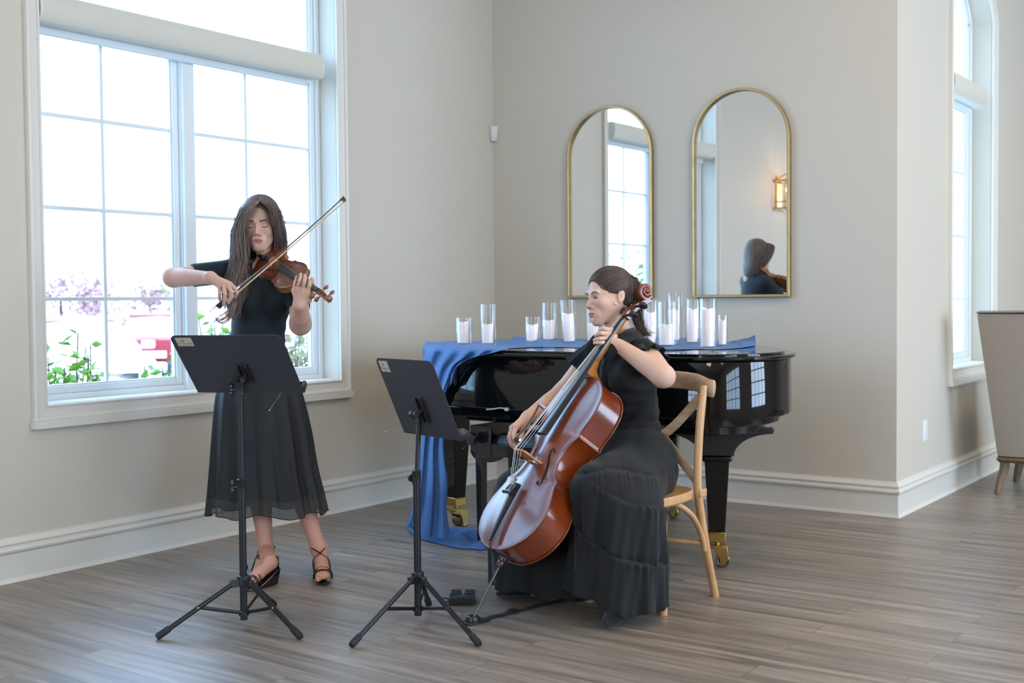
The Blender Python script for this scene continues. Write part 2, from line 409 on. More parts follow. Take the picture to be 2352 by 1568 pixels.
# windows behind and beside the camera
def far_window(name, M, w, h, nx, nz, tr=.09):
    r = bpy.data.objects.new(name, None); C.objects.link(r); struct(r)
    m = MB()
    for a in np.linspace(0, w, nx + 1): m.box((a - .03, -.02, 0), (a + .03, .04, h), M)
    for b in np.linspace(0, h, nz + 1): m.box((0, -.018, b - .03), (w, .038, b + .03), M)
    m.box((-tr, -.03, -tr), (w + tr, -.01, 0), M); m.box((-tr, -.03, h), (w + tr, -.01, h + tr), M); m.box((-tr, -.03, 0), (0, -.01, h), M); m.box((w, -.03, 0), (w + tr, -.01, h), M)
    keep(m.build('window_frame', vinyl_m, smooth=False), r)
far_window('window_3', frame((XR, -3.4, .6), (0, -1, 0), (1, 0, 0)), 3.2, 2.6, 4, 4)
far_window('window_4', frame((XR, 2.1, .6), (0, -1, 0), (1, 0, 0)), 3.2, 2.6, 4, 4)
far_window('window_5', frame((3.8, YB, .6), (-1, 0, 0), (0, -1, 0)), 2.4, 2.4, 4, 4)

# motion sensor in the corner
rt = root('motion_sensor', (.02, -.02, 2.33), 'small white motion sensor high in the corner between the walls', 'sensor')
Ms = frame((.012, -.012, 2.255), x=(.7071, .7071, 0), y=(-.7071, .7071, 0))
m = MB(); G = []
for zz, w_, d_ in ((0, .021, .022), (.01, .025, .026), (.085, .033, .034), (.1, .033, .030)):
    G.append([( -w_, 0, zz), (-w_, -d_ * .6, zz), (-w_ * .6, -d_, zz), (w_ * .6, -d_, zz), (w_, -d_ * .6, zz), (w_, 0, zz)])
G = np.array(G, float); m.grid(G, cv=True); m.add(G[0], [tuple(range(6))]); m.add(G[-1], [tuple(range(6))])
keep(m.build('housing', mat('sensor_plastic', lin(214, 204, 196), .4), bevel=.003, M=Ms), rt)
m = MB().box((-.02, -.0275, .02), (.02, -.0255, .06)); keep(m.build('lens', mat('sensor_lens', lin(200, 190, 184), .25), bevel=.001, M=frame((.012, -.012, 2.255), x=(.7071, .7071, 0), y=(-.7071, .7071, 0))), rt)
# wall switch on the return wall
rt = root('wall_switch', (W, .50, .42), 'white slim control plate low on the bright return wall', 'switch')
m = MB().box((W, .462, .365), (W + .006, .545, .485)); keep(m.build('plate', mat('switch_plastic', lin(232, 232, 230), .3), bevel=.003), rt)
m = MB(); m.box((W + .005, .488, .385), (W + .011, .519, .465)); m.box((W + .008, .494, .405), (W + .014, .503, .43)); keep(m.build('rocker', mat('switch_plastic', lin(232, 232, 230), .3), bevel=.001), rt)

# mirrors
gold = mat('brushed_gold', lin(184, 158, 112), .38, .85, noise=(14, .12), coat=0)
mir_m = mat('mirror_silver', (.86, .87, .86, 1), .008, 1)
def mirror(x0, x1, zb, zt, label):
    rt = root('wall_mirror', ((x0 + x1) / 2, 0, zb), label, 'mirror', 'arched mirrors on the back wall')
    xm, R_ = (x0 + x1) / 2, (x1 - x0) / 2
    def ol(o, n=40): return [(xm + (R_ - o) * math.cos(a), zt - R_ + (R_ - o) * math.sin(a)) for a in np.linspace(0, PI, n)] + [(x0 + o, zb + o), (x1 - o, zb + o)]
    prof = [(0, -.004), (0, -.034), (.003, -.037), (.013, -.037), (.016, -.034), (.016, -.008)]
    G = np.array([[(a, y, b) for a, b in ol(o)] for o, y in prof])
    m = MB().grid(G, cv=True); keep(m.build('frame', gold, angle=.6), rt)
    m = MB().prism([(a, b) for a, b in ol(.014)], -.014, -.004, axes=(0, 2, 1)); keep(m.build('mirror_glass', mir_m, smooth=False), rt)
    m = MB().box((x0 + .01, -.02, zb - .012), (x0 + .03, -.006, zb + .002)); keep(m.build('bracket', gold), rt)
mirror(.600, 1.215, 1.207, 2.40, 'arched gold-framed mirror behind the cellist, showing the muntined window')
mirror(1.485, 2.098, 1.203, 2.412, 'arched gold-framed mirror nearest the return wall, showing a lit sconce')

# sconce on the left wall, seen in the mirror
rt = root('wall_sconce', (0, -4.8, 2.07), 'brass box lantern wall sconce with lit candle bulbs, seen in the mirror', 'sconce')
br = mat('sconce_brass', lin(190, 140, 70), .3, .9)
m = MB(); yc = -4.80; x0_, x1_ = .05, .23; hy = .12
m.box((0, yc - .06, 2.08), (.012, yc + .06, 2.40))
m.box((.0, yc - hy, 2.07), (.012, yc + hy, 2.09)); m.box((.0, yc - hy, 2.33), (.012, yc + hy, 2.35))
for yy in (-hy, hy):
    for xx in (.02, .22): m.rod((xx, yc + yy, 2.08), (xx, yc + yy, 2.35), .006, 8)
    m.rod((.02, yc + yy, 2.08), (.22, yc + yy, 2.08), .006, 8); m.rod((.02, yc + yy, 2.35), (.22, yc + yy, 2.35), .006, 8)
    m.rod((.22, yc + yy, 2.35), (.12, yc, 2.44), .005, 8); m.rod((.02, yc + yy, 2.35), (.12, yc, 2.44), .005, 8)
for xx in (.02, .22): m.rod((xx, yc - hy, 2.08), (xx, yc + hy, 2.08), .006, 8); m.rod((xx, yc - hy, 2.35), (xx, yc + hy, 2.35), .006, 8)
m.rod((.12, yc, 2.44), (.12, yc, 2.52), .006, 8); m.rod((0, yc, 2.15), (.12, yc, 2.15), .006, 8); m.rod((.12, yc - .05, 2.15), (.12, yc + .05, 2.15), .006, 8)
keep(m.build('lantern_frame', br), rt)
for yy in (-.05, .05):
    m = MB(); m.rod((.12, yc + yy, 2.15), (.12, yc + yy, 2.23), .011, 12)
    keep(m.build('candle_sleeve', mat('cream_sleeve', lin(225, 210, 180), .5)), rt)
for yy in (-.05, .05):
    m = MB(); m.lathe([(.006, 0), (.014, .015), (.015, .03), (.008, .05), (.001, .062)], (.12, yc + yy, 2.232)); keep(m.build('bulb', mat('lit_bulb', (1, .8, .5, 1), .4, emit=((1, .66, .3, 1), 30))), rt)
add_light('sconce_light', 'POINT', (.17, yc, 2.27), (0, 0, 0), 6, (1, .62, .28), .03)
# ================================================================ outside the big window
random.seed(5); rs = np.random.RandomState(5); GZ = -.49
struct(MB().box((-70, -50, GZ - .1), (-.25, 40, GZ)).build('ground', mat('asphalt', lin(150, 152, 158), .9, noise=(3, .1)), smooth=False))
leaf_m = mat('leaf_green', lin(112, 148, 44), .5, noise=(8, .35))
leaf2_m = mat('leaf_dark', lin(160, 150, 112), .6, noise=(6, .35))
plum_m = mat('leaf_plum', lin(156, 122, 126), .6, noise=(6, .3))
pale_m = mat('leaf_pale', lin(214, 194, 176), .7, noise=(5, .25))
bark_m = mat('bark', lin(84, 60, 54), .8)
def leaves(mb, P, s, rs, squash=.5):
    for p in P:
        d = rs.normal(size=3); d[2] = d[2] * .5 + .3; d /= np.linalg.norm(d); w = np.cross(d, rs.normal(size=3)); w /= np.linalg.norm(w); n = np.cross(d, w)
        l = s * rs.uniform(.6, 1.2); q = l * squash * .5
        mb.add([p, p + d * l * .45 + w * q + n * l * .05, p + d * l, p + d * l * .45 - w * q + n * l * .05, p + d * l * .5 - n * l * .03], [(0, 1, 4), (1, 2, 4), (2, 3, 4), (3, 0, 4)])
def bush(name, label, base, top, spread, nst, nl, ls, m_, seed=1):
    rs = np.random.RandomState(seed); b = np.array([base[0], base[1], GZ]); h = top - GZ; rt = root(name, b, label, 'bush'); st = MB(); lf = MB()
    for i in range(nst):
        a = rs.uniform(0, 2 * PI); e = np.array([math.cos(a), math.sin(a), 0]) * spread * rs.uniform(.3, 1) + np.array([0, 0, h * rs.uniform(.7, 1)])
        mid = e * .5 + rs.normal(0, .03, 3) * h; pts = catmull([b, b + mid * .5 + rs.normal(0, .02, 3), b + mid, b + e], 6)
        st.tube(pts, np.linspace(.008, .003, len(pts)), 5); P = []
        for k in range(nl): q = pts[int(rs.uniform(.4, 1) * (len(pts) - 1))]; P.append(q + rs.normal(0, .045, 3))
        leaves(lf, P, ls, rs)
    keep(st.build('stem', bark_m), rt); keep(lf.build('foliage', m_, smooth=False), rt)
bush('leafy_shrub', 'green leafy shrub at the lower left corner of the big window', (-.8, -2.70), 1.12, .26, 22, 75, .085, leaf_m, seed=3)
bush('leafy_shrub', 'small green shrub low beside the mullion, behind the left music stand', (-.8, -2.05), .88, .15, 10, 40, .075, leaf_m, seed=7)
bush('leafy_shrub', 'bright green shrub between the mullion and the violinist', (-1.0, -1.55), 1.18, .26, 20, 75, .085, leaf_m, seed=9)
bush('leafy_shrub', 'darker green shrub seen right of the violinist waist', (-1.0, -.80), 1.08, .32, 22, 75, .085, leaf2_m, seed=12)
bush('leafy_shrub', 'tall green shrub outside, showing low in the left mirror', (-2.3, -5.6), 1.95, .75, 30, 60, .09, leaf_m, seed=15)
def tree(name, label, px, pyt, d, r, n, ls, m_, seed, gap=None):
    rs = np.random.RandomState(seed); p = at(px, 688, d); b = np.array([p[0], p[1], GZ]); top = 1.2 + (688 - pyt) / FPX * d; h = top - GZ; rt = root(name, b, label, 'tree')
    keep(MB().tube(catmull([b, b + (.05, 0, h * .3), b + (0, .05, h * .7)], 5), np.linspace(.09, .03, 11), 8).build('trunk', bark_m), rt)
    lf = MB(); P = []; blobs = [(b + np.array([rs.normal(0, r * .5), rs.normal(0, r * .5), h * rs.uniform(.35, .85)]), r * rs.uniform(.25, .45)) for _ in range(16)]
    for _ in range(n):
        c, q = blobs[rs.randint(len(blobs))]; v = rs.normal(size=3); v /= np.linalg.norm(v); k = c + v * q * rs.uniform(.6, 1.05)
        if k[2] < top + .1: P.append(k)
    leaves(lf, P, ls, rs, .9); keep(lf.build('foliage', m_, smooth=False), rt)
tree('plum_tree', 'plum leaved tree at the far left of the window view', 135, 592, 26, .95, 1700, .11, plum_m, 20)
tree('pale_tree', 'pale blossoming tree left of the vertical muntin', 205, 600, 30, 1.1, 1700, .12, pale_m, 21)
tree('dark_tree', 'grey green tree at the muntin behind the white car', 238, 644, 38, .9, 1300, .10, leaf2_m, 22)
tree('plum_tree', 'small plum tree beside the grey building', 328, 625, 32, .9, 1300, .11, plum_m, 23)
tree('pale_tree', 'pale low tree above the red car', 282, 672, 33, 1.2, 1300, .12, pale_m, 24)
tree('pale_tree', 'pale tree seen through the right sash by the bow arm', 480, 640, 31, 1.1, 1500, .12, pale_m, 25)
tree('dark_tree', 'grey green treetop rising right beside the mullion', 368, 600, 36, .55, 500, .12, leaf2_m, 26)
p = at(358, 688, 44); rt = root('office_building', (p[0], p[1], GZ), 'distant grey building beyond the parked cars', 'building')
u_, w_ = np.array([CR[0], CR[1], 0]), np.array([CF[0], CF[1], 0]); MBd = frame((p[0], p[1], GZ), x=u_, z=(0, 0, 1))
keep(MB().box((-.45, 0, 0), (.22, 3, 2.1), MBd).build('wall', mat('stucco_grey', lin(112, 116, 126), .8)), rt)
keep(MB().box((-.30, -.05, .75), (.02, .02, 1.5), MBd).build('window', mat('dark_window', lin(40, 44, 58), .2)), rt)
keep(MB().box((-.5, -.1, 2.1), (.27, 3.1, 2.22), MBd).build('roof', mat('roof_dark', lin(84, 84, 90), .8)), rt)
def car(name, label, px, d, yaw_off, body, s=1.0):
    """estate car; length along local x, front at +x; yaw_off is counted from facing the house"""
    p = at(px, 688, d); o = np.array([p[0], p[1], GZ]); yaw = math.atan2(CAM[1] - o[1], CAM[0] - o[0]) + yaw_off
    c_, s_ = math.cos(yaw), math.sin(yaw); M = np.eye(4); M[:3, :3] = np.array([[c_, -s_, 0], [s_, c_, 0], [0, 0, 1]]) * s; M[:3, 3] = o
    rt = root(name, o, label, 'car'); B = lambda mb, n, mt, **k: keep(mb.build(n, mt, M=M, **k), rt)
    sec = [(-2.2, .45, .75, .95), (-2.15, .3, .86, 1.0), (-1.6, .25, .9, 1.05), (0, .22, .92, 1.04), (1.2, .25, .9, 1.0), (1.95, .3, .84, .86), (2.2, .4, .7, .66)]
    G = np.array([[(x, -hw * .9, zl), (x, -hw, zl + .15), (x, -hw, zu - .15), (x, -hw * .86, zu), (x, 0, zu + .05), (x, hw * .86, zu), (x, hw, zu - .15), (x, hw, zl + .15), (x, hw * .9, zl)] for x, zl, hw, zu in sec])
    m = MB(); m.grid(G, cv=True); m.add(G[0], [tuple(range(9))]); m.add(G[-1], [tuple(range(9))]); B(m, 'body', body, sub=1)
    G = np.array([[(x, -hw * (1 if z < 1.2 else .86), z), (x, 0, z + .03), (x, hw * (1 if z < 1.2 else .86), z), (x, hw, .95), (x, -hw, .95)] for x, hw, z in [(-2.05, .72, 1.0), (-1.75, .7, 1.40), (-.2, .68, 1.45), (.45, .68, 1.38), (1.25, .72, .98)]])
    m = MB(); m.grid(G, cv=True); m.add(G[0], [tuple(range(5))]); m.add(G[-1], [tuple(range(5))]); B(m, 'window_glass', mat('car_glass', lin(150, 140, 130), .4, spec=.4))
    m = MB(); m.box((-1.75, -.6, 1.41), (.4, .6, 1.47)); B(m, 'roof', body, bevel=.05)
    for x in (-1.4, 1.35):
        for y in (-.82, .82): m = MB(); m.lathe([(.2, -.1), (.33, -.11), (.34, 0), (.33, .11), (.2, .1)], (x, y, .33), (0, 1, 0), 20); B(m, 'wheel', mat('tyre', lin(30, 30, 34), .7))
    for y in (-.62, .62):
        m = MB(); m.box((2.02, y - .2, .62), (2.2, y + .2, .78)); B(m, 'headlight', mat('headlight', lin(190, 196, 204), .1), bevel=.03)
        m = MB(); m.box((-2.22, y - .2, .8), (-2.08, y + .2, .95)); B(m, 'tail_light', mat('tail_light', lin(150, 16, 26), .2), bevel=.03)
    m = MB(); m.box((2.12, -.4, .5), (2.2, .4, .66)); B(m, 'grille', mat('grille_black', lin(28, 28, 33), .4), bevel=.02)
    m = MB(); m.box((-2.24, -.26, .62), (-2.18, .26, .76)); B(m, 'number_plate', mat('plate_white', lin(200, 200, 200), .4), bevel=.01)
    m = MB(); m.box((-2.26, -.8, .3), (-2.1, .8, .55)); B(m, 'rear_bumper', mat('bumper_grey', lin(46, 54, 70), .5), bevel=.03)
    m = MB(); m.box((2.1, -.8, .3), (2.24, .8, .46)); B(m, 'front_bumper', mat('bumper_red', lin(150, 30, 40), .4), bevel=.03)
    for y in (-.95, .95): m = MB(); m.box((.75, y - .1, .95), (.9, y + .1, 1.08)); B(m, 'wing_mirror', body, bevel=.03)
car('parked_car', 'pale parked car facing the window, behind the shrub', 170, 19.6, math.radians(14), mat('car_white', lin(210, 200, 190), .25, coat=.5))
car('parked_car', 'red parked car seen from behind between the muntin and mullion', 415, 25.2, math.radians(180 - 14), mat('car_red', lin(128, 16, 34), .25, coat=.5))
# ================================================================ piano
lac = mat('black_lacquer', (.004, .004, .005, 1), .035, spec=.45)
lac2 = mat('black_satin', (.018, .018, .02, 1), .28, spec=.5)
brass = mat('caster_brass', lin(176, 146, 84), .32, .95, noise=(20, .12))
PO = [(.92, -1.76), (1.18, -1.96), (1.6, -2.0), (2.1, -2.005), (2.48, -1.985), (2.66, -1.87), (2.735, -1.66), (2.69, -1.40), (2.50, -1.10), (2.22, -.8), (1.85, -.45), (1.35, -.32), (.95, -.42), (.75, -.75), (.72, -1.2), (.78, -1.55)]
PO = catmull(PO, 8, closed=True)
def inset(P, d):
    T = np.roll(P, -1, 0) - np.roll(P, 1, 0); T /= np.linalg.norm(T, axis=1)[:, None]
    return P + np.stack([-T[:, 1], T[:, 0]], 1) * d      # the outline runs counter-clockwise
LID, RB = .955, .69
pi_ = root('grand_piano', (1.7, -1.2, 0), 'glossy black grand piano with closed lid under candles', 'piano')
def ring(profile, name, m_, cap=True, **k):
    """profile list of (inset, z)"""
    G = np.array([[(a, b, z) for a, b in inset(PO, d)] for d, z in profile])
    m = MB(); m.grid(G, cv=True)
    if cap:
        n = len(PO); m.add(G[-1], [tuple(range(n))]); m.add(G[0], [tuple(range(n))[::-1]])
    return keep(m.build(name, m_, angle=.5, **k), pi_)
ring([(.03, .935), (.002, .937), (-.004, .942), (-.004, .95), (.004, LID), (.02, LID), (.05, LID)], 'lid', lac)
ring([(.045, LID - .001), (.045, .962), (.05, .965), (.3, .965)], 'lid_flap', lac)
ring([(.2, .932), (.02, .934), (.018, .93), (.018, RB + .006), (.022, RB), (.2, RB)], 'rim', lac)
ring([(.3, RB), (.065, RB), (.065, .660), (.07, .656), (.3, .656)], 'rim_step', lac)
ring([(.4, .66), (.13, .66), (.13, .618), (.135, .614), (.4, .614)], 'under_step', lac)
def piano_leg(x, y, ang, full=True):
    c_, s_ = math.cos(ang), math.sin(ang); M = np.eye(4); M[:2, :2] = [[c_, -s_], [s_, c_]]; M[:3, 3] = (x, y, 0)
    rt = bpy.data.objects.new('leg', None); C.objects.link(rt); rt.location = (x, y, 0); keep(rt, pi_)
    def B(m, n, mt, **k):
        o = m.build(n, mt, M=M, **k); o.parent = rt; o.matrix_parent_inverse = Matrix.Translation((-x, -y, 0)); return o
    m = MB()
    if full:   # spandrel bracket with concave sides
        n = 10; q = [(.062 + .012 + (.17) * (1 - math.cos(t)), .50 + (.10) * math.sin(t)) for t in np.linspace(0, PI / 2, n)]
        poly = [(-a, b) for a, b in q[::-1]] + q; poly = [(-.25, .62)] + poly + [(.25, .62)]
        m.prism(poly, -.055, .055, axes=(0, 2, 1)); B(m, 'bracket', lac2, bevel=.004)
    m = MB()
    for hw0, hw1, a, b in ((.036, .054, .155, .475), ):
        G = np.array([[(-hw0, -hw0, a), (hw0, -hw0, a), (hw0, hw0, a), (-hw0, hw0, a)], [(-hw1, -hw1, b), (hw1, -hw1, b), (hw1, hw1, b), (-hw1, hw1, b)]]); m.grid(G, cv=True)
        m.add(G[0], [(3, 2, 1, 0)]); m.add(G[1], [(0, 1, 2, 3)])
    B(m, 'shaft', lac, bevel=.004)
    m = MB(); m.box((-.066, -.066, .475), (.066, .066, .503))
    if not full: m.box((-.058, -.058, .5), (.058, .058, .66))
    B(m, 'collar', lac, bevel=.01, seg=3)
    m = MB(); m.box((-.038, -.038, .112), (.038, .038, .155)); m.box((-.042, -.042, .15), (.042, .042, .158)); B(m, 'ferrule', brass, bevel=.003)
    m = MB(); m.box((-.036, -.038, .082), (.046, .038, .098))
    for q in (-.040, .034): m.prism([(-.02, .09), (.046, .09), (.050, .04), (.034, .012), (.014, .012), (.006, .05)], q, q + .006, axes=(0, 2, 1))
    m.lathe([(.014, 0), (.014, .02)], (0, 0, .095)); B(m, 'caster_fork', brass, bevel=.002)
    m = MB(); m.lathe([(.012, -.026), (.016, -.030), (.026, -.032), (.030, -.028), (.030, .028), (.026, .032), (.016, .030), (.012, .026)], (.026, 0, .030), (0, 1, 0), 28); B(m, 'caster_wheel', mat('caster_bronze', lin(128, 108, 76), .35, .95))
piano_leg(2.40, -1.60, math.radians(28)); piano_leg(.835, -1.5, math.radians(80), False); piano_leg(1.66, -.66, math.radians(20), False)
# key bed under the near edge with its hardware
m = MB(); m.box((1.05, -1.86, .615), (1.95, -1.2, .66)); m.box((1.02, -1.93, .64), (1.5, -1.2, .69)); keep(m.build('key_bed', lac, bevel=.006), pi_)
m = MB(); m.tube(catmull([(1.41, -1.99, .688), (1.45, -2.0, .692), (1.50, -2.0, .7), (1.53, -2.0, .695)], 4), .003, 6); m.box((1.525, -2.006, .688), (1.545, -1.996, .703)); keep(m.build('lid_prop_cord', mat('cord_white', lin(200, 196, 186), .5)), pi_)

# adjustable bench pushed under the piano
bl = mat('bench_black', (.015, .015, .017, 1), .2, coat=.5); lea = mat('bench_leather', (.012, .012, .014, 1), .38)
Mb = frame((1.175, -1.80, 0), x=(.84, -.06, 0), y=(.06, .84, 0))
pb = root('piano_bench', (1.175, -1.80, 0), 'black tufted piano bench with round height knob, under the piano', 'bench')
K = lambda m, n, mt, **k: keep(m.build(n, mt, M=Mb, **k), pb)
prof = [(-.0, .585), (.30, .585), (.30, .46)] + [(.15 + .15 * math.cos(t), .46 - .075 * math.sin(t)) for t in np.linspace(.1, PI - .1, 12)] + [(0, .46)]
m = MB(); m.prism(prof, -.012, .012, axes=(1, 2, 0)); K(m, 'side_panel', bl, bevel=.003)
m = MB(); m.prism([(0, .585), (.13, .585), (.13, .43), (.06, .42), (.0, .47)], -.01, .0, axes=(0, 2, 1)); K(m, 'end_panel', bl, bevel=.003)
m = MB(); m.box((.13, -.006, .44), (.62, .02, .505)); m.box((.0, .29, .44), (.62, .31, .505)); m.box((.6, 0, .44), (.62, .3, .505)); K(m, 'apron', bl, bevel=.004)
m = MB()
G = []
for u in np.linspace(0, 1, 25):
    G.append([(.12 + .5 * u, .01 + .29 * v, .505 + .055 * (min(1, 12 * min(u, 1 - u, v, 1 - v)) ** .5) * (.8 + .2 * abs(math.cos(u * 4 * PI)) * abs(math.cos(v * 2 * PI)))) for v in np.linspace(0, 1, 17)])
m.grid(np.array(G)); K(m, 'seat_cushion', lea)
m = MB(); m.lathe([(.012, 0), (.012, .03), (.03, .032), (.032, .05), (.028, .055)], (.045, -.01, .525), (0, -1, 0)); K(m, 'height_knob', bl)
for (x, y) in ((.035, .03), (.59, .03), (.035, .28), (.59, .28)):
    m = MB(); hw = .021
    G = np.array([[(x - q, y - q, z), (x + q, y - q, z), (x + q, y + q, z), (x - q, y + q, z)] for q, z in ((.017, 0), (.021, .44))]); m.grid(G, cv=True); m.add(G[0], [(3, 2, 1, 0)]); K(m, 'leg', bl, bevel=.002)

# ---------------------------------------------------------------- candles in glass cylinders
wax = mat('candle_wax', lin(244, 232, 230), .45, sss=.25, emit=((1, .82, .8, 1), .16))  # slight glow added so the wax reads brighter
cyl_g = glass_mat('cylinder_glass', (.985, .99, .99, 1), .055)
# (glass left, right, top, bottom, candle top, tilt, label)
CD = [(1047, 1085, 729, 790, 739, 0, 'short glass cylinder with a nearly full-height candle, leftmost on the piano', 6.1),
      (1103, 1141, 698, 791, 744, 0, 'tall glass cylinder with a half-height candle, second from the left', 6.05),
      (1205, 1244, 727, 785, 745, 0, 'short glass cylinder, third from the left, between two taller ones', 6.2),
      (1243, 1282, 695, 784, 735, 0, 'tall glass cylinder touching the short third one from the left', 6.3),
      (1291, 1329, 688, 783, 720, .07, 'tall leaning glass cylinder just left of the cellist face', 6.2),
      (1344, 1381, 700, 778, 742, 0, 'glass cylinder with a candle hidden behind the cellist chin', 6.3),
      (1475, 1514, 690, 786, 716, 0, 'glass cylinder behind the cello scroll and ponytail', 5.9),
      (1508, 1558, 692, 790, 744, 0, 'wide glass cylinder with a low candle right of the cello pegs', 5.6),
      (1531, 1567, 672, 776, 711, 0, 'tallest glass cylinder, at the back behind the wide low candle one', 6.2),
      (1574, 1610, 687, 782, 709, 0, 'tall glass cylinder behind and left of the biggest front one', 5.95),
      (1605, 1648, 685, 794, 708, 0, 'tall front glass cylinder with a tall candle, second from the right', 5.4),
      (1648, 1672, 722, 790, 734, 0, 'small narrow glass cylinder at the right end of the row', 5.6)]
for (gl, gr, gt, gb, ct, tilt, lb, dd) in CD:
    ppm = FPX / dd; base = at((gl + gr) / 2, gb, dd); zb = .972; x, y = base[:2]
    h = (gb - gt) / ppm + (base[2] - zb) * 0; R_ = (gr - gl) / 2 / ppm
    ztop = at(0, gt, dd)[2] + 0; ztop = (CAM + (CF - CU * ((gt - 784) / FPX) + CR * (((gl + gr) / 2 - 1176) / FPX)) * dd)[2]
    h = ztop - zb; hc = h - (ct - gt) / ppm
    M = np.eye(4); M[:3, :3] = np.array(Matrix.Rotation(tilt, 3, Vector(-CF))); M[:3, 3] = (x, y, zb)
    rt = root('candle_cylinder', (x, y, zb), lb, 'candle holder', 'glass candle cylinders on the piano')
    m = MB(); m.lathe([(R_ * .3, 0), (R_ * .97, 0), (R_, .003), (R_, h - .001), (R_ * .985, h), (R_ - .003, h - .001), (R_ - .003, .01), (R_ * .3, .01)], n=32); keep(m.build('glass', cyl_g, M=M), rt)
    rc = R_ * .66 if gr - gl > 30 else R_ * .6; off = -.12 * R_
    m = MB(); n = 28; prof = [(rc, .011), (rc, hc - .012)]
    G = np.array([[(off + r_ * math.cos(a), r_ * math.sin(a), z + (0 if i == 0 else .004 * math.sin(a * 2 + h * 90) - .003 * math.cos(a))) for a in np.linspace(0, 2 * PI, n, endpoint=False)]
                  for i, (r_, z) in enumerate([(rc, .011), (rc, hc - .004), (rc * .96, hc), (rc * .85, hc - .003), (rc * .6, hc - .015), (.002, hc - .017)])])
    m.grid(G, cv=True); ob = m.build('candle', wax, M=M); keep(ob, rt)
    m = MB(); m.rod((off, 0, hc - .02), (off, 0, hc - .002), .0015, 6); keep(m.build('wick', mat('wick', lin(70, 60, 55), .8), M=M), rt)

# ---------------------------------------------------------------- blue cloth
blue = mat('blue_chiffon', lin(72, 110, 160), .7, sheen=.12, spec=.2, alpha=.97, noise=(160, .05))
sheer = mat('blue_chiffon_single', lin(104, 140, 190), .6, alpha=.55)
m = MB(); rs = np.random.RandomState(11)
# on the lid: from the right end to the left edge; two edges as pixel rows on the lid plane
top = [(1734, 791), (1700, 789), (1650, 786), (1600, 780), (1540, 778), (1480, 778), (1400, 778), (1330, 778), (1280, 779), (1220, 780), (1160, 779), (1120, 782), (1060, 784), (1010, 787), (980, 790)]
bot = [(1736, 794), (1700, 799), (1650, 802), (1600, 802), (1540, 803), (1480, 802), (1400, 800), (1330, 798), (1280, 797), (1220, 797), (1165, 800), (1120, 799), (1060, 797), (1010, 795), (977, 793)]
tp = catmull(np.array(top, float), 8); bt = catmull(np.array(bot, float), 8)
G = []
for i, (a, b) in enumerate(zip(tp, bt)):
    A = on_z(a[0], a[1], .967); B_ = on_z(b[0], b[1], .967); row = []
    for j, t in enumerate(np.linspace(0, 1, 26)):
        q = A * (1 - t) + B_ * t
        amp = .034 * (.35 + .65 * abs(vnoise(i * .06, 3))) * (1 if a[0] > 1180 else .45)
        hgt = amp * (.5 + .5 * vnoise(t * 6 + i * .10, 5)) + amp * .5 * (.5 + .5 * math.sin(i * .33 + 5 * t)) + .3 * amp * vnoise(i * .5 + t * 3, 2)
        row.append((q[0], q[1], .967 + max(0, hgt) * min(1, 5 * t + .1, 5 * (1 - t) + .05)))
    G.append(row)
m.grid(np.array(G))
# the swag over the near edge and the long drop to the floor: rows of (px, py, depth)
def loft(rows, n=34, fold=.012, freq=9, seed=0, sub=7):
    rows = [catmull(np.array(r, float), 6) for r in rows]
    k = 60; R2 = []
    for r in rows:
        s = np.r_[0, np.cumsum(np.linalg.norm(np.diff(r[:, :2], axis=0), axis=1))]; s /= s[-1]
        R2.append(np.stack([np.interp(np.linspace(0, 1, k), s, r[:, q]) for q in range(3)], 1))
    R2 = np.array(R2); out = np.stack([catmull(R2[:, j], sub) for j in range(k)], 1)
    G = []
    for i, row in enumerate(out):
        f = i / (len(out) - 1)
        for j, (px, py, dd) in enumerate(row):
            u = j / (k - 1)
            dd2 = dd + fold * min(1, .3 + 2 * f) * (math.sin(u * freq * 2 * PI + 2 * f + seed) + .5 * vnoise(u * freq * 1.7 + f * 2, seed) + .22 * math.sin(u * 47 + 3 * math.sin(u * 9) + 2 * f) * min(1, f * 3))
            G.append(at(px, py, dd2))
    return np.array(G).reshape(len(out), k, 3)
g1 = loft([[(977, 790, 6.06), (1005, 792, 5.93), (1055, 794, 5.76), (1110, 796, 5.63), (1165, 798, 5.5)],
           [(972, 797, 6.0), (1003, 802, 5.84), (1055, 806, 5.66), (1110, 804, 5.53), (1165, 802, 5.42)],
           [(971, 808, 5.98), (1008, 820, 5.82), (1048, 825, 5.66), (1088, 820, 5.58), (1140, 808, 5.45)],
           [(971, 832, 6.0), (1005, 850, 5.84), (1040, 842, 5.70), (1066, 828, 5.62), (1100, 816, 5.54)],
           [(971, 870, 6.0), (1000, 895, 5.85), (1028, 880, 5.74), (1044, 848, 5.66), (1056, 836, 5.63)],
           [(971, 920, 6.0), (998, 940, 5.87), (1018, 905, 5.78), (1030, 890, 5.73), (1042, 870, 5.68)]], fold=.014, freq=5)
m.grid(g1)
g2 = loft([[(975, 850, 6.06), (1000, 860, 5.96), (1030, 872, 5.85), (1048, 850, 5.78)],
           [(973, 920, 6.04), (995, 925, 5.95), (1020, 930, 5.87), (1042, 905, 5.80)],
           [(968, 1010, 6.05), (992, 1010, 5.98), (1008, 1010, 5.94), (1020, 1010, 5.9)],
           [(957, 1110, 5.97), (985, 1112, 5.9), (1012, 1110, 5.86), (1028, 1106, 5.82)],
           [(944, 1180, 5.99), (980, 1184, 5.9), (1012, 1186, 5.86), (1026, 1170, 5.84)],
           [(934, 1206, 6.0), (975, 1228, 5.9), (1015, 1236, 5.84), (1034, 1222, 5.86)]], fold=.020, freq=2.6, seed=2)
g2[:, :, 2] = np.maximum(g2[:, :, 2], .012); m.grid(g2)
